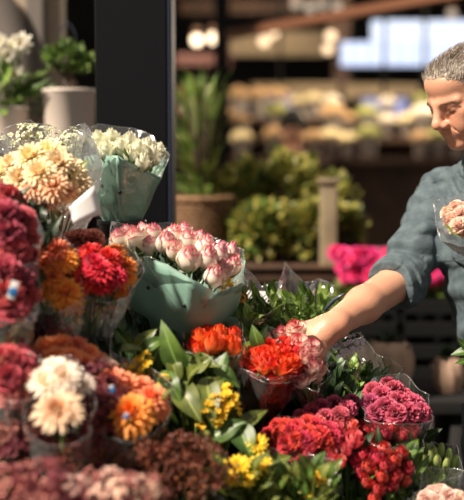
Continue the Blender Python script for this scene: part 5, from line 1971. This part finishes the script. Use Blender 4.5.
bouquet('rose_bouquet', 'coral roses between the red carnation mass and red rose bunch', 'bouquet', Q4, F_ROSE_CORAL, .036, 'coral_rose', tie=P(346, 540, 2.12), face=.4, seed=45, leaves=8, leafm=LEAF_DARK)
Q5 = ell(388, 430, 2.15, 32, 10, 17, 53, .05, .85, (.85, 1.1))
bouquet('rose_bouquet', 'dark red spray roses in cellophane behind the red rose bunch', 'bouquet', Q5, F_ROSE_RED, .032, 'red_rose', tie=P(390, 540, 2.22), face=.35, seed=46, leaves=20, leafm=LEAF_DARK,
        film=dict(rim=[(352, 440, 2.06), (388, 448, 2.0), (424, 446, 2.1), (426, 416, 2.22), (390, 410, 2.26), (352, 414, 2.2)], seed=47, bulge=.05))
U_ = [(371, 448, 2.04), (384, 450, 2.03), (363, 455, 2.02), (355, 460, 2.02), (377, 458, 2.0), (369, 466, 1.98), (395, 460, 2.01), (402, 453, 2.04), (387, 465, 1.98), (360, 472, 2.0), (382, 476, 1.97), (396, 475, 1.99), (408, 468, 2.03), (367, 481, 1.98), (379, 488, 1.96), (375, 498, 1.96), (391, 485, 1.98), (404, 480, 2.02)]
bouquet('rose_bouquet', 'round tight bunch of bright red roses at the lower right', 'bouquet', U_, F_ROSE_REDBUD, .037, 'red_rose', tie=P(384, 590, 2.12), face=.62, seed=48, leaves=60, lf=(.016, .035), leafm=LEAF_MID)

# ---- R: green buds and peach flowers in the lower right corner
R_ = [(420, 456, 2.16), (427, 450, 2.18), (434, 455, 2.16), (441, 452, 2.18), (448, 458, 2.18), (424, 464, 2.12), (437, 463, 2.12), (446, 466, 2.14), (430, 460, 2.14), (454, 464, 2.2), (416, 466, 2.12)]
bouquet('bud_bunch', 'bunch of pale green pointed buds at lower right, beside red roses', 'bouquet', R_, F_BUD, .040, 'green_bud', tie=P(434, 580, 2.26), face=.05, seed=49, leaves=34, lf=(.016, .04), leafm=LEAF_BRIGHT,
        film=dict(rim=ringrim(434, 462, 2.16, 28, 20, .07, 8, .15, 12), seed=49))
R2 = ell(442, 500, 2.0, 25, 7, 8, 55, .04, .85, (.85, 1.1))
bouquet('carnation_bunch', 'peach carnations under cellophane in the lower right corner', 'bouquet', R2, F_CARN_PEACH, .034, 'peach_carnation', tie=P(440, 600, 2.14), face=.5, seed=50, leaves=16, leafm=LEAF_MID,
        film=dict(rim=ringrim(440, 488, 2.04, 34, 20, .08, 9, .15, 14), seed=50, mat=FILM_HAZY))

# ---- the bouquet in his other hand
V_ = [(452, 220, 2.20, 1.0), (462, 214, 2.20, 1.1), (458, 226, 2.17, 1.0), (470, 222, 2.18, 1.0), (448, 213, 2.24, .8), (456, 207, 2.24, .9), (468, 208, 2.24, 1.0), (478, 214, 2.2, 1.0), (466, 230, 2.17, .9)]
bouquet('carnation_bunch', 'small bunch of pale peach blossoms held against the shirt', 'bouquet', V_, F_CARN_PEACH, .036, 'peach_blossom', tie=P(502, 268, 2.17), face=.4, seed=51, leaves=18, lf=(.02, .045), leafm=LEAF_BRIGHT,
        film=dict(rim=[(440, 240, 2.16), (433, 201, 2.20), (444, 198, 2.26), (470, 192, 2.3), (496, 205, 2.26), (492, 236, 2.12), (462, 244, 2.10)], seed=52, mat=FILM_HAZY, bulge=.04, crumple=.006))
leaf_clump('leafy_bunch', 'dark green leaves hanging below his held peach bouquet', 'bouquet', (492, 340, 2.22), [(474, 354, 2.2, 461, 349, 2.18, .014)], [LEAF_MID], 12, (470, 344, 484, 366, 2.18, 2.24), 13, .02, .04)

# ---- leaves filling the gaps
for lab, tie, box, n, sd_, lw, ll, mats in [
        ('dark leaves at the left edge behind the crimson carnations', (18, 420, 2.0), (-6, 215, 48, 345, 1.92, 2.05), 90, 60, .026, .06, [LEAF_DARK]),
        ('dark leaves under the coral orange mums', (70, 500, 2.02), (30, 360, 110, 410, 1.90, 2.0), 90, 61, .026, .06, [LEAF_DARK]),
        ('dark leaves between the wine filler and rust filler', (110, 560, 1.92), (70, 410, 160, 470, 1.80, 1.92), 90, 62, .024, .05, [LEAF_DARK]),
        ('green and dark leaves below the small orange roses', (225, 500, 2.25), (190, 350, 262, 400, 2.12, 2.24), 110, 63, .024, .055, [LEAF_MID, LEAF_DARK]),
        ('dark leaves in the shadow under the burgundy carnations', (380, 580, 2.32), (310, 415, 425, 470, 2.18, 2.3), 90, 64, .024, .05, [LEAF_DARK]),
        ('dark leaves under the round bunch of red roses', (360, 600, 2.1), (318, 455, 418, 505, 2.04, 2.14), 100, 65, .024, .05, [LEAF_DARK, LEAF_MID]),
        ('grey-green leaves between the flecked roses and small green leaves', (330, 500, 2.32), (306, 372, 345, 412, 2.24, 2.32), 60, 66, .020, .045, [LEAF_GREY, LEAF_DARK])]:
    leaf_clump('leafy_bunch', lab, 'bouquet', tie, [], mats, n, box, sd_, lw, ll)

# ---- a black bucket under every bunch that stands on the steps
placed = []
for o in list(COL.objects):
    if o.type != 'EMPTY' or o.get('category') != 'bouquet' or 'held against' in o['label'] or 'his held' in o['label'] or 'grasp' in o['label'] or o['label'].startswith('dark leaves') or o['label'].startswith('green and dark') or o['label'].startswith('grey-green leaves'):
        continue
    x, y, z = o.location
    base = 0
    for tx, ty, w, dd_, h, _ in tiers:
        if abs(x-tx) < w/2-.03 and abs(y-ty) <= dd_/2+.03 and h < z+.02: base = max(base, h)
    if any((x-a)**2+(y-b)**2 < .105**2 for a, b in placed): continue
    placed.append((x, y))
    r = .05
    H = max(.10, z-base+.035)
    m = MB()
    m.lathe([(.001, .002), (r*.8, .002), (r, H-.012), (r+.005, H-.010), (r+.005, H), (r-.004, H), (r*.76, .01), (.001, .01)], 24)
    wd = o['label'].split(',')[0].split()[:11]
    b_ = build('bucket', m, BLACK, loc=(x, y, base+.001))
    tag(b_, 'black bucket under the '+' '.join(wd), 'bucket')
